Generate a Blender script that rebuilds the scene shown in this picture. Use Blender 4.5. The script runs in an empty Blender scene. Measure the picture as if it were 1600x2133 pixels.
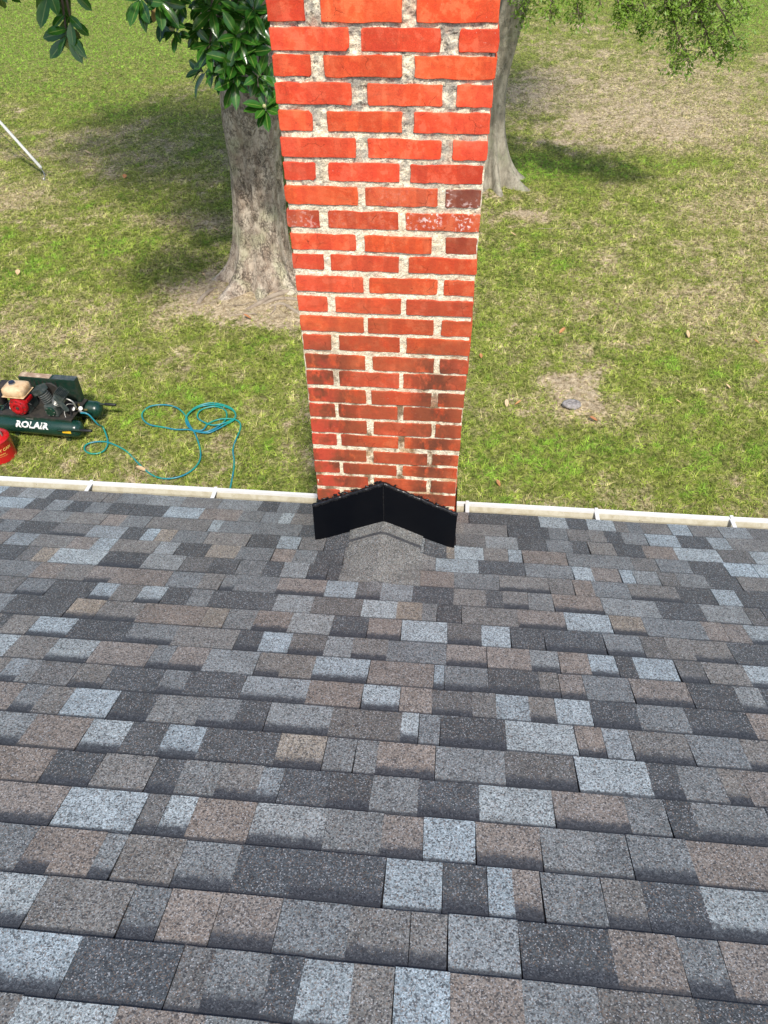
import bpy, bmesh, math, random
import numpy as np
from mathutils import Vector, Matrix, noise

random.seed(7)
rng = np.random.default_rng(7)
scene = bpy.context.scene
col = scene.collection

# ------------------------------------------------------------------ camera
CAM_H = 5.05
cam_data = bpy.data.cameras.new("camera")
cam = bpy.data.objects.new("camera", cam_data)
col.objects.link(cam)
scene.camera = cam
PITCH, YAW, ROLL = 0.7610, 0.1010, -0.0130
_cy, _sy, _cp, _sp = math.cos(YAW), math.sin(YAW), math.cos(PITCH), math.sin(PITCH)
_fwd = Vector((-_sy * _cp, _cy * _cp, -_sp))
_rt = Vector((_cy, _sy, 0))
_up = _rt.cross(_fwd)
_c, _s = math.cos(ROLL), math.sin(ROLL)
_rt2 = _c * _rt + _s * _up
_up2 = -_s * _rt + _c * _up
m = Matrix((_rt2, _up2, -_fwd)).transposed().to_4x4()
m.translation = Vector((0, 0, CAM_H))
cam.matrix_world = m
cam_data.sensor_fit = 'HORIZONTAL'
cam_data.sensor_width = 36
cam_data.lens = 36 * 1543.8 / 1600
cam_data.clip_start = 0.05
cam_data.clip_end = 1000

# ------------------------------------------------------------------ light
SUN_ELEV = math.radians(52)
SUN_AZ = math.radians(14)          # sun behind the camera, a little to the right
sun_dir = Vector((math.sin(SUN_AZ) * math.cos(SUN_ELEV), -math.cos(SUN_AZ) * math.cos(SUN_ELEV), math.sin(SUN_ELEV)))
world = bpy.data.worlds.new("World")
scene.world = world
world.use_nodes = True
wn = world.node_tree.nodes
wl = world.node_tree.links
sky = wn.new('ShaderNodeTexSky')
sky.sky_type = 'NISHITA'
sky.sun_disc = False
sky.sun_elevation = SUN_ELEV
sky.sun_rotation = math.atan2(sun_dir.x, sun_dir.y)
sky.air_density = 1.0
sky.dust_density = 2.0
sky.ozone_density = 1.0
bg = wn['Background']
bg.inputs['Strength'].default_value = 0.15
wl.new(sky.outputs[0], bg.inputs[0])
sun_data = bpy.data.lights.new("sun", 'SUN')
sun_data.energy = 3.1
sun_data.angle = math.radians(3.0)
sun_data.color = (1.0, 0.95, 0.87)
sun = bpy.data.objects.new("sun", sun_data)
col.objects.link(sun)
sun.rotation_euler = (-sun_dir).to_track_quat('-Z', 'Y').to_euler()
sun.location = (3, -6, 14)
scene.view_settings.view_transform = 'Standard'
scene.view_settings.look = 'None'
scene.view_settings.exposure = 0.52
scene.view_settings.gamma = 1.0
scene.view_settings.use_curve_mapping = False

# ------------------------------------------------------------------ helpers
def tag(o, label=None, cat=None, group=None, kind=None):
    if label: o['label'] = label
    if cat: o['category'] = cat
    if group: o['group'] = group
    if kind: o['kind'] = kind
    return o

def empty(name, loc=(0, 0, 0), rz=0, parent=None):
    o = bpy.data.objects.new(name, None)
    col.objects.link(o)
    o.location = loc
    o.rotation_euler = (0, 0, rz)
    o.empty_display_size = 0.1
    if parent: o.parent = parent
    return o

def mesh_obj(name, verts, faces, mat, parent=None, smooth=False, loc=None):
    me = bpy.data.meshes.new(name)
    me.from_pydata([tuple(v) for v in verts], [], faces)
    me.update()
    if mat is not None: me.materials.append(mat)
    if smooth:
        me.polygons.foreach_set('use_smooth', [True] * len(me.polygons))
    o = bpy.data.objects.new(name, me)
    col.objects.link(o)
    if parent: o.parent = parent
    if loc is not None: o.location = loc
    return o

class MB:
    """collects shapes into one mesh"""
    def __init__(s): s.v = []; s.f = []
    def add(s, vs, fs):
        n = len(s.v); s.v += [Vector(v) for v in vs]; s.f += [tuple(i + n for i in f) for f in fs]
    def box(s, c, d, rot=None, bevel=0.0):
        bm = bmesh.new()
        bmesh.ops.create_cube(bm, size=1.0)
        for v in bm.verts: v.co = Vector((v.co.x * d[0], v.co.y * d[1], v.co.z * d[2]))
        if bevel > 0: bmesh.ops.bevel(bm, geom=bm.edges[:], offset=bevel, segments=2, affect='EDGES', profile=0.6)
        R = rot if rot is not None else Matrix.Identity(3)
        vs = [R @ v.co + Vector(c) for v in bm.verts]
        bm.verts.index_update()
        s.add(vs, [tuple(v.index for v in f.verts) for f in bm.faces]); bm.free()
        return s
    def lathe(s, prof, c=(0, 0, 0), axis=Vector((0, 0, 1)), n=24, cap=True):
        """prof: list of (radius, height) along axis"""
        axis = Vector(axis).normalized()
        q = Vector((0, 0, 1)).rotation_difference(axis)
        vs = []; fs = []
        for r, h in prof:
            for i in range(n):
                a = 2 * math.pi * i / n
                vs.append(q @ Vector((r * math.cos(a), r * math.sin(a), h)) + Vector(c))
        for j in range(len(prof) - 1):
            for i in range(n):
                fs.append((j * n + i, j * n + (i + 1) % n, (j + 1) * n + (i + 1) % n, (j + 1) * n + i))
        if cap:
            fs.append(tuple(reversed(range(n)))); fs.append(tuple((len(prof) - 1) * n + i for i in range(n)))
        s.add(vs, fs); return s
    def tube(s, pts, r, n=8, cap=True):
        pts = [Vector(p) for p in pts]
        rs = r if isinstance(r, (list, tuple)) else [r] * len(pts)
        vs = []; fs = []
        prev = None
        for i, p in enumerate(pts):
            t = (pts[min(i + 1, len(pts) - 1)] - pts[max(i - 1, 0)])
            if t.length < 1e-9: t = Vector((0, 0, 1))
            t.normalize()
            if prev is None:
                a = t.orthogonal().normalized()
            else:
                a = (prev - t * prev.dot(t))
                a = a.normalized() if a.length > 1e-6 else t.orthogonal().normalized()
            prev = a; b = t.cross(a)
            for k in range(n):
                an = 2 * math.pi * k / n
                vs.append(p + (a * math.cos(an) + b * math.sin(an)) * rs[i])
        for j in range(len(pts) - 1):
            for k in range(n):
                fs.append((j * n + k, j * n + (k + 1) % n, (j + 1) * n + (k + 1) % n, (j + 1) * n + k))
        if cap:
            fs.append(tuple(reversed(range(n)))); fs.append(tuple((len(pts) - 1) * n + k for k in range(n)))
        s.add(vs, fs); return s
    def build(s, name, mat, parent=None, smooth=False, loc=None):
        return mesh_obj(name, s.v, s.f, mat, parent, smooth, loc)

def auto_smooth(o, ang=40):
    me = o.data
    me.polygons.foreach_set('use_smooth', [True] * len(me.polygons))
    try: me.set_sharp_from_angle(angle=math.radians(ang))
    except Exception: pass
    return o

def spline(pts, k=6):
    pts = [Vector(p) for p in pts]; out = []
    for i in range(len(pts) - 1):
        p0 = pts[max(i - 1, 0)]; p1 = pts[i]; p2 = pts[i + 1]; p3 = pts[min(i + 2, len(pts) - 1)]
        for j in range(k):
            t = j / k
            out.append(0.5 * ((2 * p1) + (-p0 + p2) * t + (2 * p0 - 5 * p1 + 4 * p2 - p3) * t * t + (-p0 + 3 * p1 - 3 * p2 + p3) * t ** 3))
    out.append(pts[-1]); return out

# ------------------------------------------------------------------ node material helper
class NM:
    def __init__(s, name):
        s.m = bpy.data.materials.new(name); s.m.use_nodes = True
        s.t = s.m.node_tree; s.n = s.t.nodes; s.l = s.t.links
        s.b = s.n['Principled BSDF']
    def node(s, ty, **kw):
        nd = s.n.new(ty)
        for k, v in kw.items(): setattr(nd, k, v)
        return nd
    def put(s, sock, v):
        if hasattr(v, 'is_output') or isinstance(v, bpy.types.NodeSocket): s.l.new(v, sock)
        elif isinstance(v, (tuple, list)) and len(v) == 3 and sock.type == 'RGBA': sock.default_value = (*v, 1)
        else: sock.default_value = v
    def pos(s):
        g = s.node('ShaderNodeNewGeometry'); return g.outputs['Position']
    def obj(s):
        g = s.node('ShaderNodeTexCoord'); return g.outputs['Object']
    def sep(s, v):
        g = s.node('ShaderNodeSeparateXYZ'); s.put(g.inputs[0], v); return g.outputs
    def noise(s, vec, scale, detail=3, rough=0.55, dist=0, out='Fac'):
        g = s.node('ShaderNodeTexNoise'); s.put(g.inputs['Vector'], vec)
        g.inputs['Scale'].default_value = scale; g.inputs['Detail'].default_value = detail
        g.inputs['Roughness'].default_value = rough; g.inputs['Distortion'].default_value = dist
        return g.outputs[out]
    def voro(s, vec, scale, feature='F1', out='Distance', rnd=1.0):
        g = s.node('ShaderNodeTexVoronoi', feature=feature); s.put(g.inputs['Vector'], vec)
        g.inputs['Scale'].default_value = scale; g.inputs['Randomness'].default_value = rnd
        return g.outputs[out]
    def math(s, op, a, b=0.0, c=0.0, clamp=False):
        g = s.node('ShaderNodeMath', operation=op, use_clamp=clamp)
        s.put(g.inputs[0], a); s.put(g.inputs[1], b)
        if len(g.inputs) > 2: s.put(g.inputs[2], c)
        return g.outputs[0]
    def mapr(s, v, a, b, c=0.0, d=1.0, smooth=True):
        g = s.node('ShaderNodeMapRange', interpolation_type='SMOOTHSTEP' if smooth else 'LINEAR')
        s.put(g.inputs[0], v); g.inputs[1].default_value = a; g.inputs[2].default_value = b
        s.put(g.inputs[3], c); s.put(g.inputs[4], d)
        return g.outputs[0]
    def vmul(s, v, xyz):
        g = s.node('ShaderNodeVectorMath', operation='MULTIPLY'); s.put(g.inputs[0], v); g.inputs[1].default_value = xyz
        return g.outputs[0]
    def vadd(s, v, xyz):
        g = s.node('ShaderNodeVectorMath', operation='ADD'); s.put(g.inputs[0], v); s.put(g.inputs[1], xyz)
        return g.outputs[0]
    def mix(s, f, a, b, mode='MIX'):
        g = s.node('ShaderNodeMix', data_type='RGBA', blend_type=mode)
        s.put(g.inputs[0], f); s.put(g.inputs[6], a); s.put(g.inputs[7], b)
        return g.outputs[2]
    def attr(s, name, ty='GEOMETRY', out='Fac'):
        g = s.node('ShaderNodeAttribute', attribute_type=ty, attribute_name=name); return g.outputs[out]
    def ramp(s, f, stops):
        g = s.node('ShaderNodeValToRGB'); s.put(g.inputs[0], f)
        e = g.color_ramp.elements
        while len(e) < len(stops): e.new(0.5)
        for i, (p, c) in enumerate(stops): e[i].position = p; e[i].color = (*c, 1)
        return g.outputs[0]
    def bump(s, h, dist=0.01, strength=1.0, normal=None):
        g = s.node('ShaderNodeBump'); s.put(g.inputs['Height'], h)
        g.inputs['Distance'].default_value = dist; g.inputs['Strength'].default_value = strength
        if normal is not None: s.put(g.inputs['Normal'], normal)
        s.l.new(g.outputs[0], s.b.inputs['Normal']); return g.outputs[0]
    def base(s, c): s.put(s.b.inputs['Base Color'], c)
    def set(s, rough=None, metal=None, spec=None, coat=None):
        if rough is not None: s.put(s.b.inputs['Roughness'], rough)
        if metal is not None: s.b.inputs['Metallic'].default_value = metal
        if spec is not None: s.b.inputs['Specular IOR Level'].default_value = spec
        if coat is not None: s.b.inputs['Coat Weight'].default_value = coat
        return s

def simple_mat(name, c, rough=0.5, metal=0.0, dirt=None, dscale=30, amount=0.5, spec=None):
    k = NM(name)
    if dirt is None: dirt = tuple(x * 0.6 for x in c)
    f = k.mapr(k.noise(k.obj(), dscale, 5, 0.65), 0.4, 0.72)
    f = k.math('MULTIPLY', f, amount)
    k.base(k.mix(f, c, dirt))
    k.set(rough=k.mapr(k.noise(k.obj(), dscale * 0.6, 3), 0.3, 0.7, rough * 0.8, min(1, rough * 1.25)), metal=metal, spec=spec)
    k.bump(k.noise(k.obj(), dscale * 4, 3), 0.001, 0.4)
    return k.m

# ------------------------------------------------------------------ materials
def mat_shingle():
    k = NM("asphalt_shingle")
    P = k.pos()
    tone = k.attr('tone', out='Color')
    uv = k.sep(k.attr('tabuv', out='Vector'))       # x: metres, y: 0 at the lower edge .. 1 at the covered edge, z: band flag
    fine = k.voro(P, 430, out='Color')
    fr = k.sep(fine)[0]
    fine2 = k.voro(k.vadd(P, (3.1, 1.7, 0.4)), 250, out='Color')
    fr2 = k.sep(fine2)[1]
    gr = k.noise(P, 230, 3, 0.8)
    sp = k.math('ADD', k.math('MULTIPLY', fr, 0.5), k.math('MULTIPLY', fr2, 0.5))
    v = k.mapr(sp, 0.12, 0.88, 0.50, 1.50, smooth=False)
    v = k.math('MULTIPLY', v, k.mapr(gr, 0.28, 0.72, 0.62, 1.40, smooth=False))
    v = k.math('MULTIPLY', v, k.mapr(k.noise(P, 75, 3, 0.8), 0.3, 0.7, 0.86, 1.15))
    v = k.math('MULTIPLY', v, k.mapr(k.noise(P, 14, 3), 0.3, 0.7, 0.88, 1.12))
    v = k.math('MULTIPLY', v, k.mapr(k.noise(P, 1.7, 3), 0.3, 0.7, 0.93, 1.07))
    c = k.mix(1.0, tone, k.mix(1.0, (1, 1, 1), v, 'MULTIPLY'), 'MULTIPLY')
    # foreign granules: rust, pale blue, black
    rust = k.math('MULTIPLY', k.math('GREATER_THAN', k.sep(fine)[1], 0.86), 0.6)
    c = k.mix(rust, c, (0.20, 0.135, 0.095))
    pale = k.math('MULTIPLY', k.math('GREATER_THAN', k.sep(fine2)[2], 0.92), 0.35)
    c = k.mix(pale, c, (0.34, 0.37, 0.40))
    blk = k.math('MULTIPLY', k.math('LESS_THAN', k.sep(fine2)[0], 0.18), 0.7)
    c = k.mix(blk, c, (0.025, 0.027, 0.032))
    white = k.math('MULTIPLY', k.math('GREATER_THAN', k.sep(fine)[2], 0.965), 0.5)
    c = k.mix(white, c, (0.62, 0.64, 0.66))
    # printed dark band at the top of the exposed part
    nz = k.math('MULTIPLY', k.math('SUBTRACT', k.noise(P, 60, 4, 0.75), 0.5), 0.42)
    bv = k.math('ADD', uv[1], k.math('ADD', nz, k.math('MULTIPLY', k.math('SUBTRACT', sp, 0.5), 0.22)))
    band = k.math('MULTIPLY', k.mapr(bv, 0.64, 0.78), k.math('MULTIPLY', uv[2], 0.95))
    c = k.mix(band, c, k.mix(k.math('MULTIPLY', k.math('MULTIPLY', fr, fr2), 1.0), (0.014, 0.017, 0.024), (0.11, 0.12, 0.135)))
    # shadow line painted into the colour where each course dives under the next
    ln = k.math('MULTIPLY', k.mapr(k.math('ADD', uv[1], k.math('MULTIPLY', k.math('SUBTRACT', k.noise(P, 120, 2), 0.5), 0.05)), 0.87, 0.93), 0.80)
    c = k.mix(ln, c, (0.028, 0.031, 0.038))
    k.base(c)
    k.set(rough=k.mapr(fr, 0, 1, 0.55, 0.95), spec=0.5)
    h = k.math('ADD', k.math('MULTIPLY', sp, 0.6), k.math('MULTIPLY', gr, 0.6))
    k.bump(h, 0.0022, 0.8)
    return k.m

def mat_brick():
    k = NM("clay_brick")
    P = k.pos()
    oi = k.node('ShaderNodeObjectInfo')
    rnd = oi.outputs['Random']; oc = oi.outputs['Color']
    n1 = k.noise(P, 9, 4, 0.6); n2 = k.noise(P, 60, 4, 0.65); n3 = k.noise(P, 400, 2, 0.6)
    c = k.mix(k.mapr(n1, 0.35, 0.65), (0.60, 0.072, 0.022), (0.72, 0.115, 0.040))
    c = k.mix(k.mapr(rnd, 0.1, 0.95, 0.0, 0.75), c, (0.55, 0.055, 0.018))
    c = k.mix(k.math('MULTIPLY', k.mapr(n2, 0.5, 0.75), 0.45), c, (0.75, 0.17, 0.07))
    nb = k.noise(k.vadd(P, (5, 2, 9)), 26, 4, 0.6)
    c = k.mix(k.math('MULTIPLY', k.mapr(nb, 0.50, 0.60), 0.40), c, (0.78, 0.19, 0.085))
    c = k.mix(k.math('MULTIPLY', k.mapr(nb, 0.46, 0.38), 0.40), c, (0.50, 0.040, 0.018))
    c = k.mix(k.math('MULTIPLY', k.mapr(k.noise(k.vmul(P, (1, 1, 0.12)), 17, 3, 0.5), 0.50, 0.56), 0.42), c, (0.40, 0.050, 0.02))
    c = k.mix(1.0, c, k.mix(1.0, (1, 1, 1), k.mapr(n3, 0.3, 0.7, 0.86, 1.14), 'MULTIPLY'), 'MULTIPLY')
    c = k.mix(1.0, c, oc, 'MULTIPLY')
    # run-down stains low on the stack, two streaks (real soot / water marks)
    s = k.sep(P)
    def streak(x, w, z0, amt):
        dx = k.math('ABSOLUTE', k.math('SUBTRACT', k.math('ADD', s[0], k.math('MULTIPLY', k.math('SUBTRACT', k.noise(k.vmul(P, (1, 1, 0.6)), 7, 2), 0.5), 0.10)), x))
        mx = k.mapr(dx, w, w * 0.15, 0, 1)
        mz = k.mapr(s[2], z0, z0 - 0.16, 0, 1)
        mn = k.mapr(k.noise(k.vmul(P, (1, 1, 0.55)), 20, 4, 0.65), 0.36, 0.52)
        return k.math('MULTIPLY', k.math('MULTIPLY', mx, mz), k.math('MULTIPLY', mn, amt))
    st = k.math('MAXIMUM', streak(-0.46, 0.19, 3.70, 0.95), streak(-0.04, 0.13, 3.66, 1.0))
    c = k.mix(st, c, (0.050, 0.026, 0.018))
    k2 = k.math('MULTIPLY', k.mapr(s[2], 4.1, 3.4), k.math('MULTIPLY', k.mapr(k.noise(P, 11, 4, 0.6), 0.40, 0.60), 0.60))
    c = k.mix(k2, c, (0.24, 0.065, 0.030))
    ed = k.math('MULTIPLY', k.mapr(k.noise(k.vmul(P, (0.35, 1, 2.2)), 24, 4, 0.6), 0.56, 0.70), k.mapr(s[2], 4.0, 3.2, 0.15, 0.55))
    c = k.mix(ed, c, (0.16, 0.050, 0.018))
    lf = k.math('MULTIPLY', k.mapr(s[0], -0.36, -0.50), k.math('MULTIPLY', k.mapr(s[2], 3.9, 3.1, 0.3, 1.0), k.mapr(k.noise(P, 13, 3), 0.40, 0.60, 0.0, 0.65)))
    c = k.mix(lf, c, (0.72, 0.062, 0.040))
    c = k.mix(k.mapr(s[2], 4.3, 3.5, 0.0, 0.32), c, (0.36, 0.085, 0.032))
    grit = k.math('MULTIPLY', k.mapr(k.noise(P, 38, 5, 0.75), 0.56, 0.72), 0.40)
    c = k.mix(grit, c, (0.17, 0.040, 0.020))
    # lime bloom, small white flecks; strong on bricks whose object alpha < 1
    fl = k.math('GREATER_THAN', k.noise(P, 170, 3, 0.6), 0.70)
    fl = k.math('MULTIPLY', fl, k.mapr(k.noise(P, 6, 2), 0.5, 0.66, 0.0, 0.6))
    c = k.mix(fl, c, (0.62, 0.42, 0.33))
    al = oi.outputs['Alpha']
    bl = k.math('MULTIPLY', k.mapr(k.noise(P, 75, 3, 0.6), 0.52, 0.60), k.mapr(k.noise(P, 14, 1), 0.42, 0.60))
    bl = k.math('MULTIPLY', bl, k.math('SUBTRACT', 1.0, al))
    c = k.mix(bl, c, (0.72, 0.55, 0.50))
    k.base(c)
    k.set(rough=0.86, spec=0.25)
    h = k.math('ADD', k.math('MULTIPLY', n2, 0.7), k.math('ADD', k.math('MULTIPLY', n3, 0.25), k.math('MULTIPLY', n1, 1.0)))
    # thin cracks
    cr = k.mapr(k.voro(k.vadd(P, k.vmul(k.noise(P, 30, 3, out='Color'), (0.03, 0.03, 0.03))), 16, feature='DISTANCE_TO_EDGE'), 0.0, 0.012, 0, 1)
    crm = k.math('MULTIPLY', k.math('SUBTRACT', 1.0, cr), k.mapr(k.noise(P, 8, 2), 0.56, 0.62))
    c2 = k.mix(k.math('MULTIPLY', crm, 0.35), c, (0.12, 0.03, 0.015))
    k.base(c2)
    k.bump(k.math('SUBTRACT', h, crm), 0.0035, 0.7)
    return k.m

def mat_mortar():
    k = NM("lime_mortar")
    P = k.pos(); s = k.sep(P)
    n = k.noise(P, 70, 6, 0.7); n2 = k.noise(P, 260, 3, 0.7); n3 = k.noise(P, 12, 4)
    c = k.mix(k.mapr(n, 0.35, 0.65), (0.72, 0.62, 0.43), (0.90, 0.82, 0.62))
    up = k.mapr(s[2], 3.75, 4.5)
    gm = k.math('MULTIPLY', k.mapr(k.noise(P, 26, 5, 0.7), 0.40, 0.60), k.mapr(s[2], 3.7, 4.5, 0.12, 0.95))
    c = k.mix(gm, c, (0.33, 0.30, 0.25))
    blk = k.math('MULTIPLY', k.mapr(k.noise(P, 55, 5, 0.75), 0.53, 0.66), k.mapr(s[2], 3.7, 4.6, 0.15, 0.9))
    c = k.mix(blk, c, (0.07, 0.06, 0.05))
    rust = k.math('MULTIPLY', k.mapr(n3, 0.50, 0.66), k.mapr(s[2], 3.9, 3.0, 0.12, 0.62))
    c = k.mix(rust, c, (0.42, 0.20, 0.05))
    sw = k.math('MULTIPLY', k.mapr(k.noise(k.vmul(P, (1, 1, 0.5)), 15, 4, 0.6), 0.50, 0.62), k.mapr(s[2], 3.75, 3.3, 0, 0.85))
    c = k.mix(sw, c, (0.16, 0.085, 0.035))
    red = k.math('MULTIPLY', k.mapr(k.noise(P, 18, 3), 0.52, 0.68), 0.35)
    c = k.mix(red, c, (0.52, 0.25, 0.16))
    c = k.mix(1.0, c, k.mix(1.0, (1, 1, 1), k.mapr(n2, 0.3, 0.7, 0.72, 1.25), 'MULTIPLY'), 'MULTIPLY')
    k.base(c); k.set(rough=0.95, spec=0.15)
    k.bump(k.math('ADD', n, k.math('MULTIPLY', n2, 0.6)), 0.005, 0.9)
    return k.m

def mat_ground():
    k = NM("lawn_soil_and_thatch")
    P = k.pos()
    bare = k.attr('bare'); dry = k.attr('dry')
    n1 = k.noise(P, 2.2, 5, 0.6); n2 = k.noise(P, 22, 4, 0.65); n3 = k.noise(P, 120, 3, 0.7)
    th = k.mix(k.mapr(n2, 0.35, 0.65), (0.17, 0.135, 0.065), (0.56, 0.46, 0.27))
    gr = k.mix(k.mapr(n2, 0.35, 0.65), (0.085, 0.10, 0.024), (0.30, 0.31, 0.09))
    c = k.mix(k.mapr(k.math('ADD', dry, k.math('MULTIPLY', k.math('SUBTRACT', n1, 0.5), 0.9)), 0.2, 0.75), gr, th)
    soil = k.mix(k.mapr(n2, 0.3, 0.7), (0.30, 0.225, 0.13), (0.60, 0.49, 0.33))
    c = k.mix(k.mapr(k.math('ADD', bare, k.math('MULTIPLY', k.math('SUBTRACT', n2, 0.5), 0.8)), 0.38, 0.62), c, soil)
    c = k.mix(1.0, c, k.mix(1.0, (1, 1, 1), k.mapr(n3, 0.3, 0.7, 0.42, 1.45), 'MULTIPLY'), 'MULTIPLY')
    c = k.mix(1.0, c, k.mix(1.0, (1, 1, 1), k.mapr(k.noise(P, 7, 4, 0.65), 0.3, 0.7, 0.74, 1.2), 'MULTIPLY'), 'MULTIPLY')
    k.base(c); k.set(rough=0.95, spec=0.1)
    k.bump(k.math('ADD', k.math('MULTIPLY', n2, 1.0), k.math('MULTIPLY', n3, 0.5)), 0.03, 0.8)
    return k.m

def mat_grass():
    k = NM("grass_blade")
    P = k.pos()
    dry = k.attr('dry', 'INSTANCER')
    br = k.attr('bl')                # per blade random
    oi = k.node('ShaderNodeObjectInfo'); rnd = oi.outputs['Random']
    g = k.mix(rnd, (0.105, 0.195, 0.020), (0.40, 0.50, 0.07))
    g = k.mix(k.mapr(k.noise(P, 0.9, 4), 0.38, 0.62), g, (0.30, 0.38, 0.055))
    g = k.mix(k.math('MULTIPLY', k.mapr(dry, 0.14, 0.0), 0.55), g, (0.27, 0.54, 0.05))
    yel = k.mix(rnd, (0.42, 0.43, 0.10), (0.58, 0.50, 0.21))
    tan = k.mix(rnd, (0.50, 0.40, 0.22), (0.70, 0.60, 0.36))
    f = k.math('ADD', k.math('MULTIPLY', dry, 0.85), k.math('MULTIPLY', k.math('SUBTRACT', br, 0.5), 1.0))
    c = k.mix(k.mapr(f, 0.30, 0.66), g, yel)
    c = k.mix(k.mapr(f, 0.52, 0.85), c, tan)
    c = k.mix(1.0, c, k.mix(1.0, (1, 1, 1), k.mapr(k.noise(P, 4.5, 4, 0.7), 0.32, 0.68, 0.74, 1.18), 'MULTIPLY'), 'MULTIPLY')
    c = k.mix(1.0, c, k.mix(1.0, (1, 1, 1), k.mapr(rnd, 0, 1, 0.75, 1.32), 'MULTIPLY'), 'MULTIPLY')
    k.base(c); k.set(rough=0.55, spec=0.25)
    tr = k.node('ShaderNodeBsdfTranslucent'); k.put(tr.inputs[0], c)
    mx = k.node('ShaderNodeMixShader'); mx.inputs[0].default_value = 0.28
    k.l.new(k.b.outputs[0], mx.inputs[1]); k.l.new(tr.outputs[0], mx.inputs[2])
    k.l.new(mx.outputs[0], k.n['Material Output'].inputs[0])
    return k.m

def mat_leaf(name, c1, c2, under=None, rough=0.35, rim=True, transl=0.15):
    k = NM(name)
    oi = k.node('ShaderNodeObjectInfo'); rnd = oi.outputs['Random']
    P = k.pos()
    c = k.mix(k.mapr(k.noise(P, 3, 3), 0.35, 0.65), c1, c2)
    c = k.mix(rnd, c, c2)
    if rim:
        u = k.sep(k.attr('luv', out='Vector'))
        mid = k.mapr(k.math('ABSOLUTE', u[0]), 0.0, 0.16, 0.75, 0.0)
        c = k.mix(mid, c, (0.20, 0.27, 0.06))
    if under is not None:
        geo = k.node('ShaderNodeNewGeometry')
        c = k.mix(geo.outputs['Backfacing'], c, under)
    k.base(c); k.set(rough=rough, spec=0.5)
    tr = k.node('ShaderNodeBsdfTranslucent'); k.put(tr.inputs[0], c)
    mx = k.node('ShaderNodeMixShader'); mx.inputs[0].default_value = transl
    k.l.new(k.b.outputs[0], mx.inputs[1]); k.l.new(tr.outputs[0], mx.inputs[2])
    k.l.new(mx.outputs[0], k.n['Material Output'].inputs[0])
    return k.m

def mat_bark(name, a, b, dark, fis=1.0):
    k = NM(name)
    P = k.pos()
    n1 = k.noise(k.vmul(P, (1, 1, 0.35)), 9, 6, 0.65, 0.6); n2 = k.noise(P, 45, 5, 0.7); n3 = k.noise(P, 3.0, 3)
    c = k.mix(k.mapr(n1, 0.35, 0.65), a, b)
    c = k.mix(k.math('MULTIPLY', k.mapr(n3, 0.5, 0.7), 0.5), c, tuple(x * y for x, y in zip(b, (0.85, 1.0, 0.8))))
    vv = k.vadd(k.vmul(P, (1, 1, 0.30)), k.vmul(k.noise(P, 9, 4, out='Color'), (0.22, 0.22, 0.22)))
    e = k.voro(vv, 13, feature='DISTANCE_TO_EDGE')
    cr = k.math('MULTIPLY', k.mapr(e, 0.10, 0.0), k.mapr(k.noise(P, 5, 3), 0.42, 0.58, 0.1, 1.0))
    c = k.mix(k.math('MULTIPLY', cr, 0.6 * fis), c, dark)
    e2 = k.voro(k.vadd(k.vmul(P, (1, 1, 0.4)), k.vmul(k.noise(P, 20, 4, out='Color'), (0.08, 0.08, 0.12))), 34, feature='DISTANCE_TO_EDGE')
    cr2 = k.math('MULTIPLY', k.mapr(e2, 0.09, 0.0), k.mapr(k.noise(P, 7, 3), 0.40, 0.60, 0.0, 1.0))
    c = k.mix(k.math('MULTIPLY', cr2, 0.65 * fis), c, dark)
    c = k.mix(k.math('MULTIPLY', k.mapr(n2, 0.55, 0.72), 0.55), c, dark)
    pale = k.math('GREATER_THAN', k.noise(P, 30, 3, 0.6), 0.68)
    c = k.mix(k.math('MULTIPLY', pale, 0.4), c, (0.52, 0.49, 0.43))
    k.base(c); k.set(rough=0.92, spec=0.15)
    h = k.math('SUBTRACT', k.math('ADD', n1, k.math('MULTIPLY', n2, 0.5)), k.math('ADD', k.math('MULTIPLY', cr, 0.6 * fis), k.math('MULTIPLY', cr2, 0.5 * fis)))
    k.bump(h, 0.03, 0.8)
    return k.m

M_shingle = mat_shingle(); M_brick = mat_brick(); M_mortar = mat_mortar()
M_ground = mat_ground(); M_grass = mat_grass()
M_magleaf = mat_leaf("magnolia_leaf", (0.012, 0.060, 0.007), (0.040, 0.135, 0.014), under=(0.035, 0.060, 0.014), rough=0.20)
M_magleaf_old = mat_leaf("old_magnolia_leaf", (0.42, 0.30, 0.12), (0.32, 0.16, 0.06), rough=0.5)
M_smallleaf = mat_leaf("small_tree_leaf", (0.11, 0.20, 0.025), (0.23, 0.37, 0.05), rough=0.45, rim=False, transl=0.38)
M_fallen = mat_leaf("fallen_leaf", (0.50, 0.25, 0.09), (0.42, 0.17, 0.07), rough=0.6, transl=0.05)
M_fallen_pale = mat_leaf("pale_fallen_leaf", (0.62, 0.45, 0.28), (0.60, 0.40, 0.22), rough=0.6, transl=0.05)
M_bark = mat_bark("magnolia_bark", (0.33, 0.255, 0.19), (0.60, 0.51, 0.40), (0.050, 0.038, 0.028))
M_bark2 = mat_bark("smooth_grey_bark", (0.24, 0.215, 0.165), (0.40, 0.365, 0.29), (0.10, 0.085, 0.065), fis=0.35)
M_twig = simple_mat("twig", (0.10, 0.075, 0.05), 0.9)
M_root = simple_mat("root_wood", (0.33, 0.27, 0.20), 0.95, dirt=(0.15, 0.11, 0.08), dscale=12, amount=0.8)
M_black = simple_mat("black_painted_flashing", (0.0016, 0.0022, 0.004), 0.38, dirt=(0.003, 0.0035, 0.005), dscale=8, spec=0.16)
M_tar = simple_mat("roofing_tar", (0.006, 0.006, 0.007), 0.28, dirt=(0.02, 0.02, 0.02), dscale=60)
M_white = simple_mat("white_gutter_paint", (0.68, 0.68, 0.66), 0.45, dirt=(0.55, 0.53, 0.48), dscale=14, amount=0.35)
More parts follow.
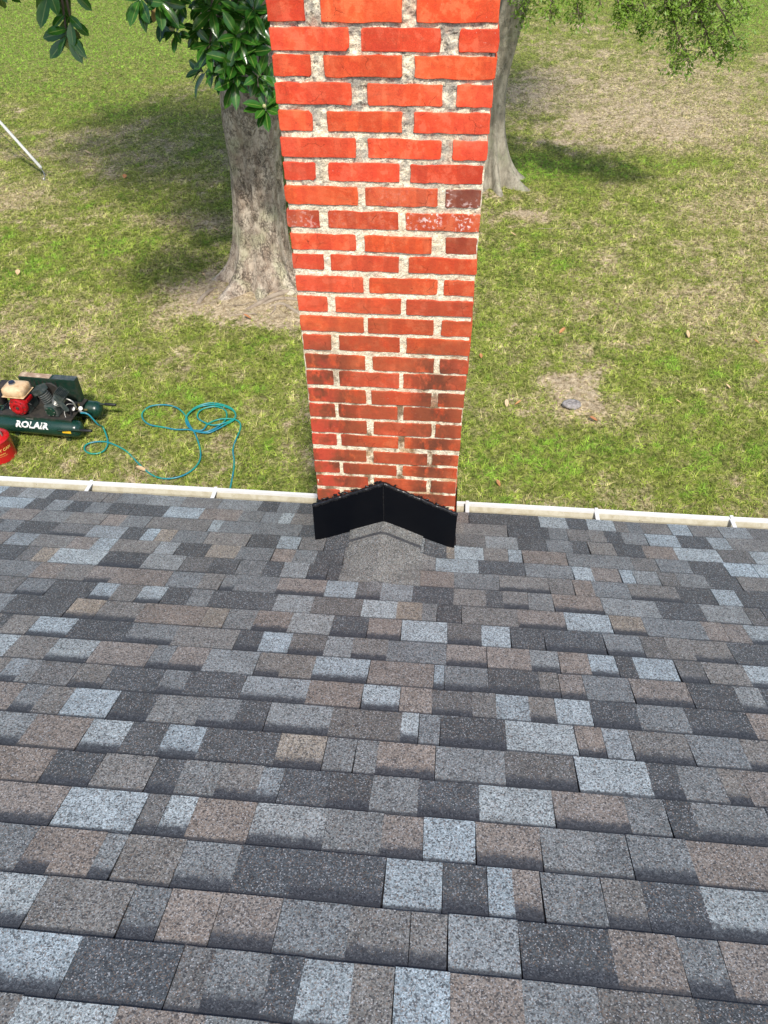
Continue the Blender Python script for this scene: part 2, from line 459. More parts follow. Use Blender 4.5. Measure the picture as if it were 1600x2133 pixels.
def mat_gutter_in():
    k = NM("stained_gutter_inside")
    P = k.pos(); s = k.sep(P)
    n = k.noise(P, 25, 5, 0.7)
    c = k.mix(k.mapr(n, 0.35, 0.65), (0.44, 0.415, 0.32), (0.35, 0.315, 0.22))
    low = k.math('MULTIPLY', k.mapr(k.math('ADD', s[2], k.math('MULTIPLY', k.math('SUBTRACT', n, 0.5), 0.03)), 2.350, 2.320), 0.70)
    c = k.mix(low, c, (0.24, 0.20, 0.10))
    c = k.mix(k.math('GREATER_THAN', k.noise(P, 120, 3), 0.70), c, (0.15, 0.12, 0.08))
    k.base(c); k.set(rough=0.7)
    return k.m
M_gutin = mat_gutter_in()
M_wall = simple_mat("painted_wall", (0.62, 0.60, 0.54), 0.8)

# ------------------------------------------------------------------ terrain
def terr(x, y):
    z = 0.04 * max(0.0, y - 6) if y < 60 else 0.04 * 54 + 0.01 * (y - 60)
    return z
def terr_n(x, y):
    return terr(x, y) + 0.035 * noise.noise(Vector((x * 0.35, y * 0.35, 0))) + 0.012 * noise.noise(Vector((x * 1.7, y * 1.7, 3)))

# soft spots of the lawn: (x, y, rx, ry, bare, dry, dense)
SPOTS = [
    (-2.55, 9.05, 0.95, 0.42, 1.25, 0.6), (-3.3, 9.35, 0.55, 0.30, 0.85, 0.5), (-1.9, 9.2, 0.6, 0.5, 1.0, 0.6), (-3.6, 8.85, 0.35, 0.18, 0.35, 0.5),
    (-2.6, 9.8, 0.9, 0.7, 0.9, 0.5),
    (1.56, 7.5, 0.30, 0.26, 1.05, 0.6), (1.22, 7.62, 0.26, 0.13, 0.85, 0.6), (1.60, 7.15, 0.32, 0.2, 0.55, 0.6), (1.45, 7.0, 0.6, 0.25, 0.25, 0.5),
    (2.6, 16.8, 1.3, 1.5, 0.42, 0.40), (4.3, 16.2, 1.0, 1.2, 0.36, 0.45), (2.33, 19.4, 0.9, 0.8, 0.35, 0.35), (1.3, 18.0, 0.7, 1.6, 0.3, 0.25), (3.6, 18.6, 0.8, 0.8, 0.3, 0.3), (1.1, 12.2, 0.35, 0.12, 0.9, 0.2),
    (2.2, 15.2, 0.8, 0.4, 0.35, 0.3), (-4.06, 11.55, 0.75, 0.30, 0.45, 0.9), (-7.7, 12.2, 0.8, 0.5, 0.35, 0.9), (-7.3, 19.7, 1.6, 1.0, 0.15, 0.5),
    (-3.9, 18.5, 1.6, 1.4, 0.3, 0.5), (5.5, 18.2, 2.0, 2.8, 0.10, 0.30), (3.6, 9.4, 1.5, 1.2, 0.05, 0.45), (2.1, 6.0, 0.35, 0.16, 0.35, 0.5),
    (-5.2, 8.15, 0.8, 0.6, 0.1, 0.4), (-7.0, 14.5, 2.0, 1.2, 0.08, 0.35), (5.2, 12.5, 1.6, 1.6, 0.08, 0.45), (0.75, 13.0, 0.4, 0.3, 0.6, 0.4),
    (-10.8, 23.1, 5.0, 5.0, -0.3, -1.1), (-6.5, 22, 3.0, 3.0, -0.2, -0.8), (7.8, 25.3, 3.0, 2.6, -0.3, -1.1), (1.6, 14.2, 0.9, 0.55, -0.4, -0.8), (3.95, 14.5, 1.1, 0.4, -0.3, -0.5),
    (1.2, 13.6, 0.8, 0.5, -0.3, -0.6), (-2.0, 7.5, 1.0, 0.7, -0.1, -0.15), (-4.0, 7.6, 1.2, 0.6, -0.1, -0.1), (1.6, 10.2, 1.0, 0.8, -0.1, -0.1), (5.5, 22, 2.5, 2.5, 0.0, 0.15),
    (2.9, 7.9, 0.8, 0.8, -0.15, -0.45), (-6.2, 10.2, 1.2, 0.8, -0.1, -0.35), (2.6, 6.3, 0.9, 0.5, -0.1, -0.4), (1.0, 6.2, 0.8, 0.4, -0.1, -0.3),
]
def lawn_at(x, y):
    n1 = noise.noise(Vector((x * 0.55, y * 0.55, 1.3))); n2 = noise.noise(Vector((x * 1.9, y * 1.9, 7.7))); n3 = noise.noise(Vector((x * 5.5, y * 5.5, 2.1)))
    n4 = noise.noise(Vector((x * 11, y * 11, 4.4)))
    bare = 0.16 + 0.12 * n1 + 0.26 * n2 + 0.42 * n3 + 0.35 * n4
    dry = 0.33 + 0.14 * n1 + 0.30 * n2 + 0.42 * n3 + 0.34 * n4
    if x > 1.5: dry += 0.04 * min(1, (x - 1.5) / 3) * min(1, max(0, (y - 8) / 5))
    wob = 1 + 0.5 * n2 + 0.4 * n3
    for sx, sy, rx, ry, b, d in SPOTS:
        q = ((x - sx) / rx) ** 2 + ((y - sy) / ry) ** 2
        if q < 9:
            w = math.exp(-q * 0.9 * max(0.3, wob))
            bare += b * w * (0.72 if b > 0 else 1); dry += d * w * 0.75
    return max(0, min(1, bare)), max(0, min(1, dry))

def build_lawn():
    xs = list(np.concatenate([np.arange(-140, -22, 8.0), np.arange(-22, -12, 0.6), np.arange(-12, 12, 0.09), np.arange(12, 22, 0.6), np.arange(22, 141, 8.0)]))
    ys = list(np.concatenate([np.arange(-60, 2, 3.0), np.arange(2, 12, 0.09), np.arange(12, 34, 0.16), np.arange(34, 60, 2.0), np.arange(60, 300, 12)]))
    nx, ny = len(xs), len(ys)
    vs = []; ba = []; dr = []; de = []
    for y in ys:
        for x in xs:
            vs.append((x, y, terr_n(x, y)))
            if -14 < x < 14 and 3.5 < y < 34:
                b, d = lawn_at(x, y)
            else: b, d = 0.1, 0.4
            ba.append(b); dr.append(d)
            vis = 1.0 if (y > 4.2 and y < 33 and x > -2.2 - 0.62 * y and x < 1.2 + 0.42 * y) else 0.0
            fall = 1.0 if y < 9 else max(0.16, 1.0 - (y - 9) / 16)
            de.append(vis * fall * (0.14 + 0.86 * max(0.0, min(1.0, 1.25 - 1.55 * b))))
    fs = [(j * nx + i, j * nx + i + 1, (j + 1) * nx + i + 1, (j + 1) * nx + i) for j in range(ny - 1) for i in range(nx - 1)]
    o = mesh_obj("lawn_ground", vs, fs, M_ground, smooth=True)
    for n, a in (("bare", ba), ("dry", dr), ("dens", de)):
        at = o.data.attributes.new(n, 'FLOAT', 'POINT'); at.data.foreach_set('value', a)
    o['kind'] = 'structure'
    return o
lawn = build_lawn()

# grass tufts: a few meshes kept out of the scene, scattered by geometry nodes
tufts = bpy.data.collections.new("grass_tuft_kinds")
def make_tuft(seed, n, L, W, spread):
    r = random.Random(seed); vs = []; fs = []; bl = []
    for i in range(n):
        a = r.uniform(0, 2 * math.pi); l = L * r.uniform(0.55, 1.15); w = W * r.uniform(0.7, 1.2)
        el = r.uniform(0.35, 1.25) * spread; x0 = r.uniform(-0.02, 0.02); y0 = r.uniform(-0.02, 0.02)
        d = Vector((math.cos(a), math.sin(a), 0)); s = Vector((-math.sin(a), math.cos(a), 0))
        p = Vector((x0, y0, -0.004)); ang = math.pi / 2 - el * 0.45; b = len(vs); K = 4
        tone = r.random()
        for j in range(K):
            t = j / (K - 1); ww = w * (1.0, 0.95, 0.7, 0.06)[j]
            tw = s * math.cos(0.5 * t) + Vector((0, 0, 1)) * math.sin(0.5 * t)
            vs += [p - tw * ww * 0.5, p + tw * ww * 0.5]; bl += [tone, tone]
            ang -= el * 0.62
            p = p + (d * math.cos(ang) + Vector((0, 0, 1)) * math.sin(ang)) * l / (K - 1)
            p.z = max(p.z, 0.004)
        for j in range(K - 1): fs.append((b + 2 * j, b + 2 * j + 1, b + 2 * j + 3, b + 2 * j + 2))
    me = bpy.data.meshes.new("grass_tuft"); me.from_pydata([tuple(v) for v in vs], [], fs); me.materials.append(M_grass)
    at = me.attributes.new("bl", 'FLOAT', 'POINT'); at.data.foreach_set('value', bl)
    me.polygons.foreach_set('use_smooth', [True] * len(me.polygons))
    tufts.objects.link(bpy.data.objects.new("grass_tuft", me))
for s_ in range(4): make_tuft(s_, 9, 0.075, 0.0065, 1.0)
for s_ in range(4, 7): make_tuft(s_, 12, 0.048, 0.0048, 0.8)
for s_ in range(7, 9): make_tuft(s_, 8, 0.105, 0.0075, 1.15)

def scatter_grass():
    xs = np.arange(-17.0, 13.01, 0.12); ys = np.arange(4.0, 33.01, 0.12)
    gx, gy = len(xs), len(ys); vs = []; dr = []; de = []
    for y in ys:
        for x in xs:
            vs.append((x, y, terr_n(x, y)))
            if -16 < x < 13: b, d = lawn_at(x, y)
            else: b, d = 0.1, 0.4
            vis = 1.0 if (x > -1.9 - 0.60 * y and x < 1.2 + 0.40 * y) else 0.0
            fall = 1.0 if y < 9 else max(0.30, 1.0 - (y - 9) / 14)
            de.append(vis * fall * (0.08 + 0.92 * max(0.0, min(1.0, 1.22 - 1.65 * b)))); dr.append(d)
    fs = []
    for j in range(gy - 1):
        for i in range(gx - 1):
            if de[j * gx + i] + de[(j + 1) * gx + i + 1] > 0: fs.append((j * gx + i, j * gx + i + 1, (j + 1) * gx + i + 1, (j + 1) * gx + i))
    o = mesh_obj("grass", vs, fs, M_grass)
    for n, a in (("dry", dr), ("dens", de)):
        at = o.data.attributes.new(n, 'FLOAT', 'POINT'); at.data.foreach_set('value', a)
    o['kind'] = 'stuff'; o['label'] = "short patchy lawn grass, green tufts mixed with dry blades"; o['category'] = 'grass'
    ng = bpy.data.node_groups.new("grass_scatter", 'GeometryNodeTree')
    ng.interface.new_socket("Geometry", in_out='INPUT', socket_type='NodeSocketGeometry')
    ng.interface.new_socket("Geometry", in_out='OUTPUT', socket_type='NodeSocketGeometry')
    N = ng.nodes; L = ng.links
    gi = N.new('NodeGroupInput'); go = N.new('NodeGroupOutput')
    dp = N.new('GeometryNodeDistributePointsOnFaces'); dp.distribute_method = 'RANDOM'; dp.inputs['Seed'].default_value = 3
    na = N.new('GeometryNodeInputNamedAttribute'); na.data_type = 'FLOAT'; na.inputs['Name'].default_value = 'dens'
    mu = N.new('ShaderNodeMath'); mu.operation = 'MULTIPLY'; mu.inputs[1].default_value = GRASS_DENSITY
    L.new(na.outputs['Attribute'], mu.inputs[0]); L.new(mu.outputs[0], dp.inputs['Density'])
    L.new(gi.outputs[0], dp.inputs['Mesh'])
    ci = N.new('GeometryNodeCollectionInfo'); ci.inputs['Collection'].default_value = tufts
    ci.inputs['Separate Children'].default_value = True; ci.inputs['Reset Children'].default_value = True
    ip = N.new('GeometryNodeInstanceOnPoints'); ip.inputs['Pick Instance'].default_value = True
    L.new(dp.outputs['Points'], ip.inputs['Points']); L.new(ci.outputs[0], ip.inputs['Instance'])
    rv = N.new('FunctionNodeRandomValue'); rv.data_type = 'FLOAT_VECTOR'
    rv.inputs[0].default_value = (-0.35, -0.35, 0); rv.inputs[1].default_value = (0.35, 0.35, 6.283)
    er = N.new('FunctionNodeEulerToRotation') if hasattr(bpy.types, 'FunctionNodeEulerToRotation') else None
    if er: L.new(rv.outputs[0], er.inputs[0]); L.new(er.outputs[0], ip.inputs['Rotation'])
    else: L.new(rv.outputs[0], ip.inputs['Rotation'])
    rs = N.new('FunctionNodeRandomValue'); rs.data_type = 'FLOAT'
    rs.inputs[2].default_value = 0.45; rs.inputs[3].default_value = 1.05; rs.inputs['Seed'].default_value = 9
    L.new(rs.outputs[1], ip.inputs['Scale'])
    L.new(ip.outputs[0], go.inputs[0])
    md = o.modifiers.new("scatter", 'NODES'); md.node_group = ng
    return o
GRASS_DENSITY = 760
grass = scatter_grass()

# ------------------------------------------------------------------ house: roof, gutter, wall
RT, RH = 0.368, CAM_H - 1.618                 # roof: z = RH - RT*y
EAVE_Y = 2.783
NL = math.sqrt(1 + RT * RT); NRM = Vector((0, RT, 1)) / NL
CX0, CX1, CY0, CY1 = -0.544, 0.082, 2.40, 3.02     # chimney footprint
CXM = -0.243
def cricket(x, y):
    """height of the little saddle behind the chimney above the roof plane"""
    if y > CY0 + 0.02: return 0.0
    r = (RH - RT * CY0) + 0.150
    z = r - 0.47 * math.sqrt((x - CXM) ** 2 + 0.00006) + 0.004
    a = z - (RH - RT * y)
    k = 0.012
    return 0.5 * (a + math.sqrt(a * a + k * k)) - 0.0004 if a > -0.3 else 0.0
def roof_pt(x, y, h):
    hh = cricket(x, y)
    z = RH - RT * y
    # gentle unevenness of the deck
    z += 0.004 * noise.noise(Vector((x * 1.3, y * 1.3, 5)))
    return Vector((x, y, z + hh)) + NRM * h

house = empty("house", (0, EAVE_Y, 0))
tag(house, "low pitched house roof of blended grey and brown asphalt shingles, white gutter along its edge", "house roof")
def hp(v): return Vector(v) - Vector((0, EAVE_Y, 0))
X0, X1, Y0 = -6.5, 6.0, -2.2
dv = []; df = []
dx = np.linspace(X0, X1, 120); dy = np.linspace(Y0, EAVE_Y - 0.01, 60)
for y in dy:
    for x in dx: dv.append(hp(roof_pt(x, y, -0.006) - Vector((0, 0, min(0.03, 0.35 * cricket(x, y) + (0.02 if cricket(x, y) > 0.0008 else 0))))))
for j in range(59):
    for i in range(119): df.append((j * 120 + i, j * 120 + i + 1, (j + 1) * 120 + i + 1, (j + 1) * 120 + i))
M_felt = simple_mat("roofing_felt", (0.02, 0.02, 0.022), 0.95)
roof = mesh_obj("roof", dv, df, M_felt, house)
roof['label'] = "sloping roof covered with laminated shingles"

TG = 1.22
TONES = {'L': (0.232, 0.272, 0.288), 'l': (0.176, 0.196, 0.202), 'G': (0.128, 0.140, 0.143), 'g': (0.100, 0.101, 0.098),
         'D': (0.052, 0.059, 0.064), 'b': (0.138, 0.135, 0.126), 'B': (0.165, 0.147, 0.131), 'T': (0.195, 0.172, 0.140)}
COURSES = [
    (0.3389, [-0.892, -0.782, -0.58, -0.402, -0.276], 'b L B G'),
    (0.4687, [-1.001, -0.912, -0.72, -0.494, -0.425, -0.298, -0.23, -0.124, -0.037, 0.08, 0.229, 0.384, 0.582, 0.75], 'G* L* D g G* D L b L B G g D'),
    (0.598, [-1.066, -0.993, -0.874, -0.657, -0.57, -0.449, -0.307, -0.147, -0.011, 0.073, 0.231, 0.432, 0.579, 0.671, 0.833], 'b L* b G* B B* G b* b* l D* B G* B'),
    (0.7301, [-1.193, -1.076, -0.967, -0.891, -0.79, -0.733, -0.583, -0.442, -0.301, -0.079, 0.06, 0.165, 0.227, 0.293, 0.437, 0.534, 0.673, 0.845, 0.944], 'D G B* B l* b G* D D* L D* L B* G b* D* L* b'),
    (0.8608, [-1.241, -1.158, -0.953, -0.735, -0.675, -0.598, -0.437, -0.245, -0.097, 0.007, 0.142, 0.307, 0.443, 0.526, 0.677, 0.933], 'G B* L g* L* B l* G B* L B* G G G* B'),
    (0.9874, [-1.34, -1.237, -1.06, -0.916, -0.759, -0.677, -0.564, -0.45, -0.39, -0.259, -0.139, -0.011, 0.155, 0.354, 0.549, 0.655, 0.727, 0.924, 1.037], 'b B D* b D* G b* l* D D* G D* L B* G D G* D'),
    (1.1216, [-1.4, -1.321, -1.197, -1.017, -0.891, -0.778, -0.662, -0.433, -0.293, -0.202, -0.137, 0.031, 0.234, 0.433, 0.64, 0.725, 0.84, 0.902, 1.07], 'g l* B L* D L* D T* G G B* G g* L D* G b* B'),
    (1.2537, [-1.504, -1.404, -1.311, -1.232, -1.142, -0.991, -0.861, -0.71, -0.592, -0.498, -0.296, -0.077, -0.024, 0.044, 0.244, 0.453, 0.539, 0.62, 0.792, 0.951, 1.113], 'b B G* b L D* G G* D* l* g L* G D* L B* l b* G b*'),
    (1.3771, [-1.621, -1.482, -1.433, -1.369, -1.318, -1.186, -1.07, -0.89, -0.801, -0.61, -0.394, -0.214, -0.092, 0.013, 0.143, 0.22, 0.327, 0.409, 0.524, 0.67, 0.823, 1.016, 1.18], 'G b l* G g b* D G* D l* B L* B g* b L b* L D* G D* B'),
    (1.5083, [-1.637, -1.564, -1.482, -1.337, -1.184, -0.975, -0.901, -0.776, -0.668, -0.597, -0.509, -0.397, -0.207, 0.016, 0.051, 0.2, 0.373, 0.439, 0.52, 0.677, 0.868, 1.022, 1.107, 1.268], 'G L b L* B G* B* l l b* b L* B L* G* D* b* B* G B* D l* D'),
    (1.6325, [-1.756, -1.626, -1.584, -1.48, -1.329, -1.114, -0.938, -0.707, -0.618, -0.508, -0.381, -0.283, -0.155, 0.057, 0.2, 0.354, 0.455, 0.561, 0.654, 0.718, 0.861, 0.956, 1.102, 1.258], 'b D b L* D G* b D* L g* l b* G B* B l* B L* D L g* b L*'),
    (1.7685, [-1.847, -1.727, -1.653, -1.409, -1.287, -1.124, -0.873, -0.787, -0.674, -0.536, -0.376, -0.24, -0.114, 0.058, 0.185, 0.294, 0.419, 0.637, 0.775, 0.863, 0.954, 1.09, 1.315], 'D G D T* b* B T G B* l D* B* L g* L D D* G* g b b* D'),
    (1.8953, [-1.911, -1.806, -1.687, -1.559, -1.382, -1.288, -1.186, -1.084, -0.976, -0.891, -0.627, -0.477, -0.28, -0.142, -0.042, 0.018, 0.113, 0.33, 0.512, 0.687, 0.812, 1.038, 1.116, 1.197, 1.368], 'G g G* D L* b L* D G D l g L T G D b B* L T* G B B L*'),
    (2.0259, [-2.019, -1.888, -1.695, -1.58, -1.46, -1.349, -1.112, -0.975, -0.884, -0.823, -0.647, -0.448, -0.316, -0.215, -0.086, 0.082, 0.213, 0.281, 0.383, 0.483, 0.677, 0.897, 1.074, 1.245, 1.313, 1.442], 'D G B b B* B G b G* G B* L g* l D b D b* G B* l D l g D'),
    (2.1569, [-2.061, -1.97, -1.834, -1.766, -1.685, -1.458, -1.27, -1.101, -0.976, -0.857, -0.738, -0.661, -0.547, -0.462, -0.39, -0.064, 0.082, 0.274, 0.481, 0.584, 0.665, 0.816, 1.016, 1.161, 1.259, 1.478], 'g D g T L D* l g D G D l B* G g B G b* g B G b* D L D'),
    (2.2766, [-2.187, -2.045, -1.97, -1.846, -1.671, -1.56, -1.468, -1.269, -1.171, -1.029, -0.889, -0.733, -0.635, -0.533, -0.408, -0.08, -0.0, 0.189, 0.393, 0.6, 0.684, 0.803, 0.863, 0.969, 1.049, 1.171, 1.306, 1.549], 'b B l b B L b l D T G B G D g b L D G L B L l g G D b'),
    (2.4009, [-2.27, -2.123, -2.099, -1.996, -1.815, -1.64, -1.473, -1.378, -1.314, -1.231, -1.079, -0.874, -0.735, -0.632, -0.512, -0.392, -0.053, 0.047, 0.083, 0.216, 0.329, 0.391, 0.592, 0.881, 0.992, 1.138, 1.293, 1.419, 1.581], 'g D G D g* l D L T G b D L g B G D T L b L B G g G D L L'),
    (2.527, [-2.354, -2.202, -2.139, -1.98, -1.813, -1.632, -1.533, -1.406, -1.101, -1.046, -0.846, -0.653, -0.581, 0.087, 0.23, 0.381, 0.515, 0.63, 0.709, 0.83, 0.964, 1.109, 1.307, 1.453, 1.634], 'D G B G b B G b L G G D b g l D G D b D B L g L'),
    (2.6552, [-2.44, -2.282, -2.087, -1.983, -1.88, -1.777, -1.674, -1.547, -1.369, -1.186, -0.986, -0.874, -0.782, -0.721, -0.61, 0.087, 0.13, 0.341, 0.542, 0.631, 0.731, 0.81, 0.891, 1.006, 1.158, 1.302, 1.395, 1.688], 'G L D l D G D D L B G G L b G b b D G g b D G L D L b'),
    (2.7832, [-2.525, -2.362, -2.303, -2.201, -2.048, -1.92, -1.747, -1.676, -1.51, -1.328, -1.133, -0.919, -0.825, -0.718, -0.629, 0.087, 0.154, 0.508, 0.644, 0.745, 0.882, 0.946, 1.013, 1.151, 1.25, 1.392, 1.537, 1.741], 'b L g l D b b G l b l D G D b B D L D L b G b L b l g'),
]
# courses above and beside the part the photograph shows, to carry the roof past the frame
def rnd_tabs(x0, x1, r):
    out = []; x = x0
    while x < x1:
        w = r.uniform(0.07, 0.24); out.append((x, min(x + w, x1), r.choice('LlGGgDDbbBBT'), r.random() < 0.5)); x += w
    return out
def course_tabs():
    r = random.Random(11); rows = []
    ys = [c[0] for c in COURSES]
    for i, (y, xs, tones) in enumerate(COURSES):
        up = ys[i - 1] if i > 0 else y - 0.130
        tabs = []
        tabs += [(a, b, t, s, True) for a, b, t, s in rnd_tabs(X0, xs[0] - 0.0, r)]
        for a, b, t in zip(xs[:-1], xs[1:], tones.split()): tabs.append((a, b, t[0], t.endswith('*'), False))
        tabs += [(a, b, t, s, True) for a, b, t, s in rnd_tabs(xs[-1], X1, r)]
        rows.append((i, y, up, tabs))
    y = ys[0] - 0.130
    for j in range(1, 17):
        rows.append((-j, y, y - 0.130, [(a, b, t, s, True) for a, b, t, s in rnd_tabs(X0 + r.uniform(0, .1), X1, r)])); y -= 0.130
    return rows
LASTLIFT = [0.0]
def tab_geo(r, x0, x1, y, up, tone, flag, near):
    """one shingle tab: a thin wedge that ends under the course above"""
    if r.random() < 0.38: lift = LASTLIFT[0]; g0 = 0.0002      # same sheet as its neighbour: only the granule colour changes
    else: lift = r.choice([0.0, 0.0006, 0.0014]); g0 = r.choice([0.0007, 0.0014, 0.0024])
    LASTLIFT[0] = lift
    x0 += g0; x1 -= 0.0002; jy = r.uniform(-0.0018, 0.0018)
    ya = y + jy; yb = up - 0.028
    sk0 = r.uniform(-0.004, 0.004); sk1 = r.uniform(-0.004, 0.004)
    nx = 2 if not near else max(3, int((x1 - x0) / 0.02)); ny = 1 if not near else 5
    vs = []; uv = []
    for j in range(ny + 1):
        t = j / ny; yy = ya + (yb - ya) * t
        for i in range(nx + 1):
            s = i / nx; xx = (x0 + sk0 * t) * (1 - s) + (x1 + sk1 * t) * s
            h = (0.0058 + lift) * (1 - t) + (0.0002 + lift * 0.45) * t
            wob = 0.0012 * noise.noise(Vector((xx * 25, yy * 8, 0))) if j == 0 else 0
            vs.append(roof_pt(xx, yy + wob, h)); uv.append((xx, (ya - yy) / (y - up), 1.0 if flag else 0.0))
    top = len(vs); fs = []
    for j in range(ny):
        for i in range(nx): fs.append((j * (nx + 1) + i, (j + 1) * (nx + 1) + i, (j + 1) * (nx + 1) + i + 1, j * (nx + 1) + i + 1))
    ring = [i for i in range(nx + 1)] + [j * (nx + 1) + nx for j in range(1, ny + 1)] + [ny * (nx + 1) + i for i in range(nx - 1, -1, -1)] + [j * (nx + 1) for j in range(ny - 1, 0, -1)]
    for i in ring: vs.append(vs[i] - NRM * 0.0045); uv.append(uv[i])
    n = len(ring)
    for k in range(n): fs.append((ring[k], ring[(k + 1) % n], top + (k + 1) % n, top + k))
    return vs, fs, uv, tone
def shingle_mesh(name, parts, parent):
    vs = []; fs = []; uvs = []; tc = []
    for v, f, u, t in parts:
        n = len(vs); vs += [hp(p) for p in v]; fs += [tuple(i + n for i in q) for q in f]; uvs += u; tc += [(*t, 1.0)] * len(v)
    o = mesh_obj(name, vs, fs, M_shingle, parent)
    a = o.data.attributes.new("tabuv", 'FLOAT_VECTOR', 'POINT'); a.data.foreach_set('vector', np.array(uvs, dtype=np.float32).ravel())
    a = o.data.attributes.new("tone", 'FLOAT_COLOR', 'POINT'); a.data.foreach_set('color', np.array(tc, dtype=np.float32).ravel())
    return o
def build_shingles():
    r = random.Random(5); singles = []; rest = []
    for ci, y, up, tabs in course_tabs():
        for a, b, t, flag, outside in tabs:
            if b - a < 0.008: continue
            pieces = [(a, b)]
            if y > CY0 + 0.03:                         # cut round the chimney
                pieces = []
                if a < CX0 - 0.004: pieces.append((a, min(b, CX0 - 0.004)))
                if b > CX1 + 0.004: pieces.append((max(a, CX1 + 0.004), b))
            for (p0, p1) in pieces:
                if p1 - p0 < 0.01: continue
                near = y > 1.75 and y <= CY0 + 0.13 and p1 > CXM - 0.75 and p0 < CXM + 0.75
                tn = TONES[t]; q = r.uniform(0.88, 1.12) * TG; w = r.uniform(-0.03, 0.03)
                tn = (tn[0] * q * (1 + w), tn[1] * q, tn[2] * q * (1 - w))
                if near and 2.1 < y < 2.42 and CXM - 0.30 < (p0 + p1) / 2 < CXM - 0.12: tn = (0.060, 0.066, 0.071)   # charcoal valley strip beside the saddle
                uy = up
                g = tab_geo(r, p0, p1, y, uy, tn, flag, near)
                xc = (p0 + p1) / 2; vis = (not outside) and ci >= 0
                if vis and len(singles) < 300: singles.append(g)
                else: rest.append(g)
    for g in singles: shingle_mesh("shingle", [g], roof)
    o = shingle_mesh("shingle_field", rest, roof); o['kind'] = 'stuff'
    return len(singles), len(rest)
print("shingles", build_shingles())

# cap shingles on the saddle
def cap_piece(y0, y1, w0, w1, lift, seed):
    r = random.Random(seed); vs = []; uv = []; nx = 20; ny = 8
    for j in range(ny + 1):
        t = j / ny; y = y0 + (y1 - y0) * t
        for i in range(nx + 1):
            s = i / nx * 2 - 1; w = w0 + (w1 - w0) * t
            x = CXM + s * w + 0.012
            yy = y - abs(s) * 0.0 + 0.003 * noise.noise(Vector((x * 20, y * 20, seed)))
            hc = (0.013 if seed == 1 else 0.019 * (1 - t) + 0.007 * t) if y > 2.04 else 0.004 - 0.010 * (2.04 - y) / 0.05
            vs.append(roof_pt(x, yy, hc + 0.002)); uv.append((x, (2.42 - y) / 0.119 if seed == 1 else (2.29 - y) / 0.29, 0))
    top = len(vs)
    fs = [(j * (nx + 1) + i, (j + 1) * (nx + 1) + i, (j + 1) * (nx + 1) + i + 1, j * (nx + 1) + i + 1) for j in range(ny) for i in range(nx)]
    ring = [i for i in range(nx + 1)] + [j * (nx + 1) + nx for j in range(1, ny + 1)] + [ny * (nx + 1) + i for i in range(nx - 1, -1, -1)] + [j * (nx + 1) for j in range(ny - 1, 0, -1)]
    for i in ring: vs.append(vs[i] - NRM * 0.012); uv.append(uv[i])
    n = len(ring)
    for k in range(n): fs.append((ring[k], ring[(k + 1) % n], top + (k + 1) % n, top + k))
    o = shingle_mesh("cap_shingle", [(vs, fs, uv, (0.150, 0.153, 0.142))], roof)
    return o
cap_piece(CY0 - 0.004, 2.255, 0.170, 0.158, 0.002, 1)
cap_piece(2.288, 1.985, 0.160, 0.175, 0.014, 2)

# walls under the eave, fascia
MB().box(hp(((X0 + X1) / 2, 2.46, 1.16)), (X1 - X0 - 0.8, 0.12, 2.3)).build("wall", M_wall, house)
MB().box(hp(((X0 + CX0) / 2 - 0.01, 2.768, 2.33)), (CX0 - X0 - 0.02, 0.02, 0.135)).build("fascia", M_white, house)
MB().box(hp(((X1 + CX1) / 2 + 0.01, 2.768, 2.33)), (X1 - CX1 - 0.02, 0.02, 0.135)).build("fascia", M_white, house)

# gutters: K profile trough, rolled lip, strap hangers
def gutter(x0, x1, hangers, seams):
    lipz, lipy = 2.388, 2.882
    prof = [(2.781, 2.385), (2.781, 2.285), (2.845, 2.283), (2.853, 2.300), (2.862, 2.352), (lipy - 0.006, 2.372), (lipy - 0.004, lipz)]
    vs = []; fs = []
    n = max(2, int((x1 - x0) / 0.25)); P = len(prof); t = 0.0025
    full = prof + [(lipy + 0.012, lipz + 0.001), (lipy + 0.012, lipz - 0.014), (lipy + 0.004, lipz - 0.016), (2.868, 2.350), (2.857, 2.298), (2.848, 2.280), (2.779, 2.282), (2.779, 2.385)]
    F = len(full)
    for i in range(n + 1):
        x = x0 + (x1 - x0) * i / n; dz = 0.004 * noise.noise(Vector((x * 1.1, 0, 0)))
        for (y, z) in full: vs.append(hp((x, y, z + dz)))
    for i in range(n):
        for k in range(F): fs.append((i * F + k, (i + 1) * F + k, (i + 1) * F + (k + 1) % F, i * F + (k + 1) % F))
    g = mesh_obj("gutter", vs, fs, M_white, house); g.data.materials.append(M_gutin)
    for p in g.data.polygons:
        if (p.index % F) < 5: p.material_index = 1
    g['label'] = "white metal gutter with stained cream inside, %s of the chimney" % ('left' if x0 < CX0 - 1 else 'right')
    # end plates
    for x in ((x1,) if x0 < CX0 - 1 else (x0,)):
        mesh_obj("end_cap", [hp((x, y, z)) for y, z in prof] + [hp((x + 0.002, y, z)) for y, z in prof],
                 [tuple(range(P)), tuple(reversed(range(P, 2 * P)))] + [(i, i + 1, P + i + 1, P + i) for i in range(P - 1)], M_gutin, g)
    for hx in hangers:
        h = MB()
        h.box(hp((hx, 2.838, 2.386)), (0.020, 0.104, 0.0035), Matrix.Rotation(-0.05, 3, 'X'))
        h.box(hp((hx, lipy + 0.004, lipz + 0.004)), (0.016, 0.022, 0.005))
        h.box(hp((hx, 2.788, 2.377)), (0.018, 0.005, 0.022))
        h.build("hanger", M_white, g)
    for sx in seams:
        s = MB()
        s.tube([hp((sx + 0.001, y - 0.003, z + 0.001)) for y, z in prof[2:]], 0.0035, 6)
        s.build("seam_bead", simple_mat("gutter_sealant", (0.05, 0.045, 0.04), 0.6), g)
    return g
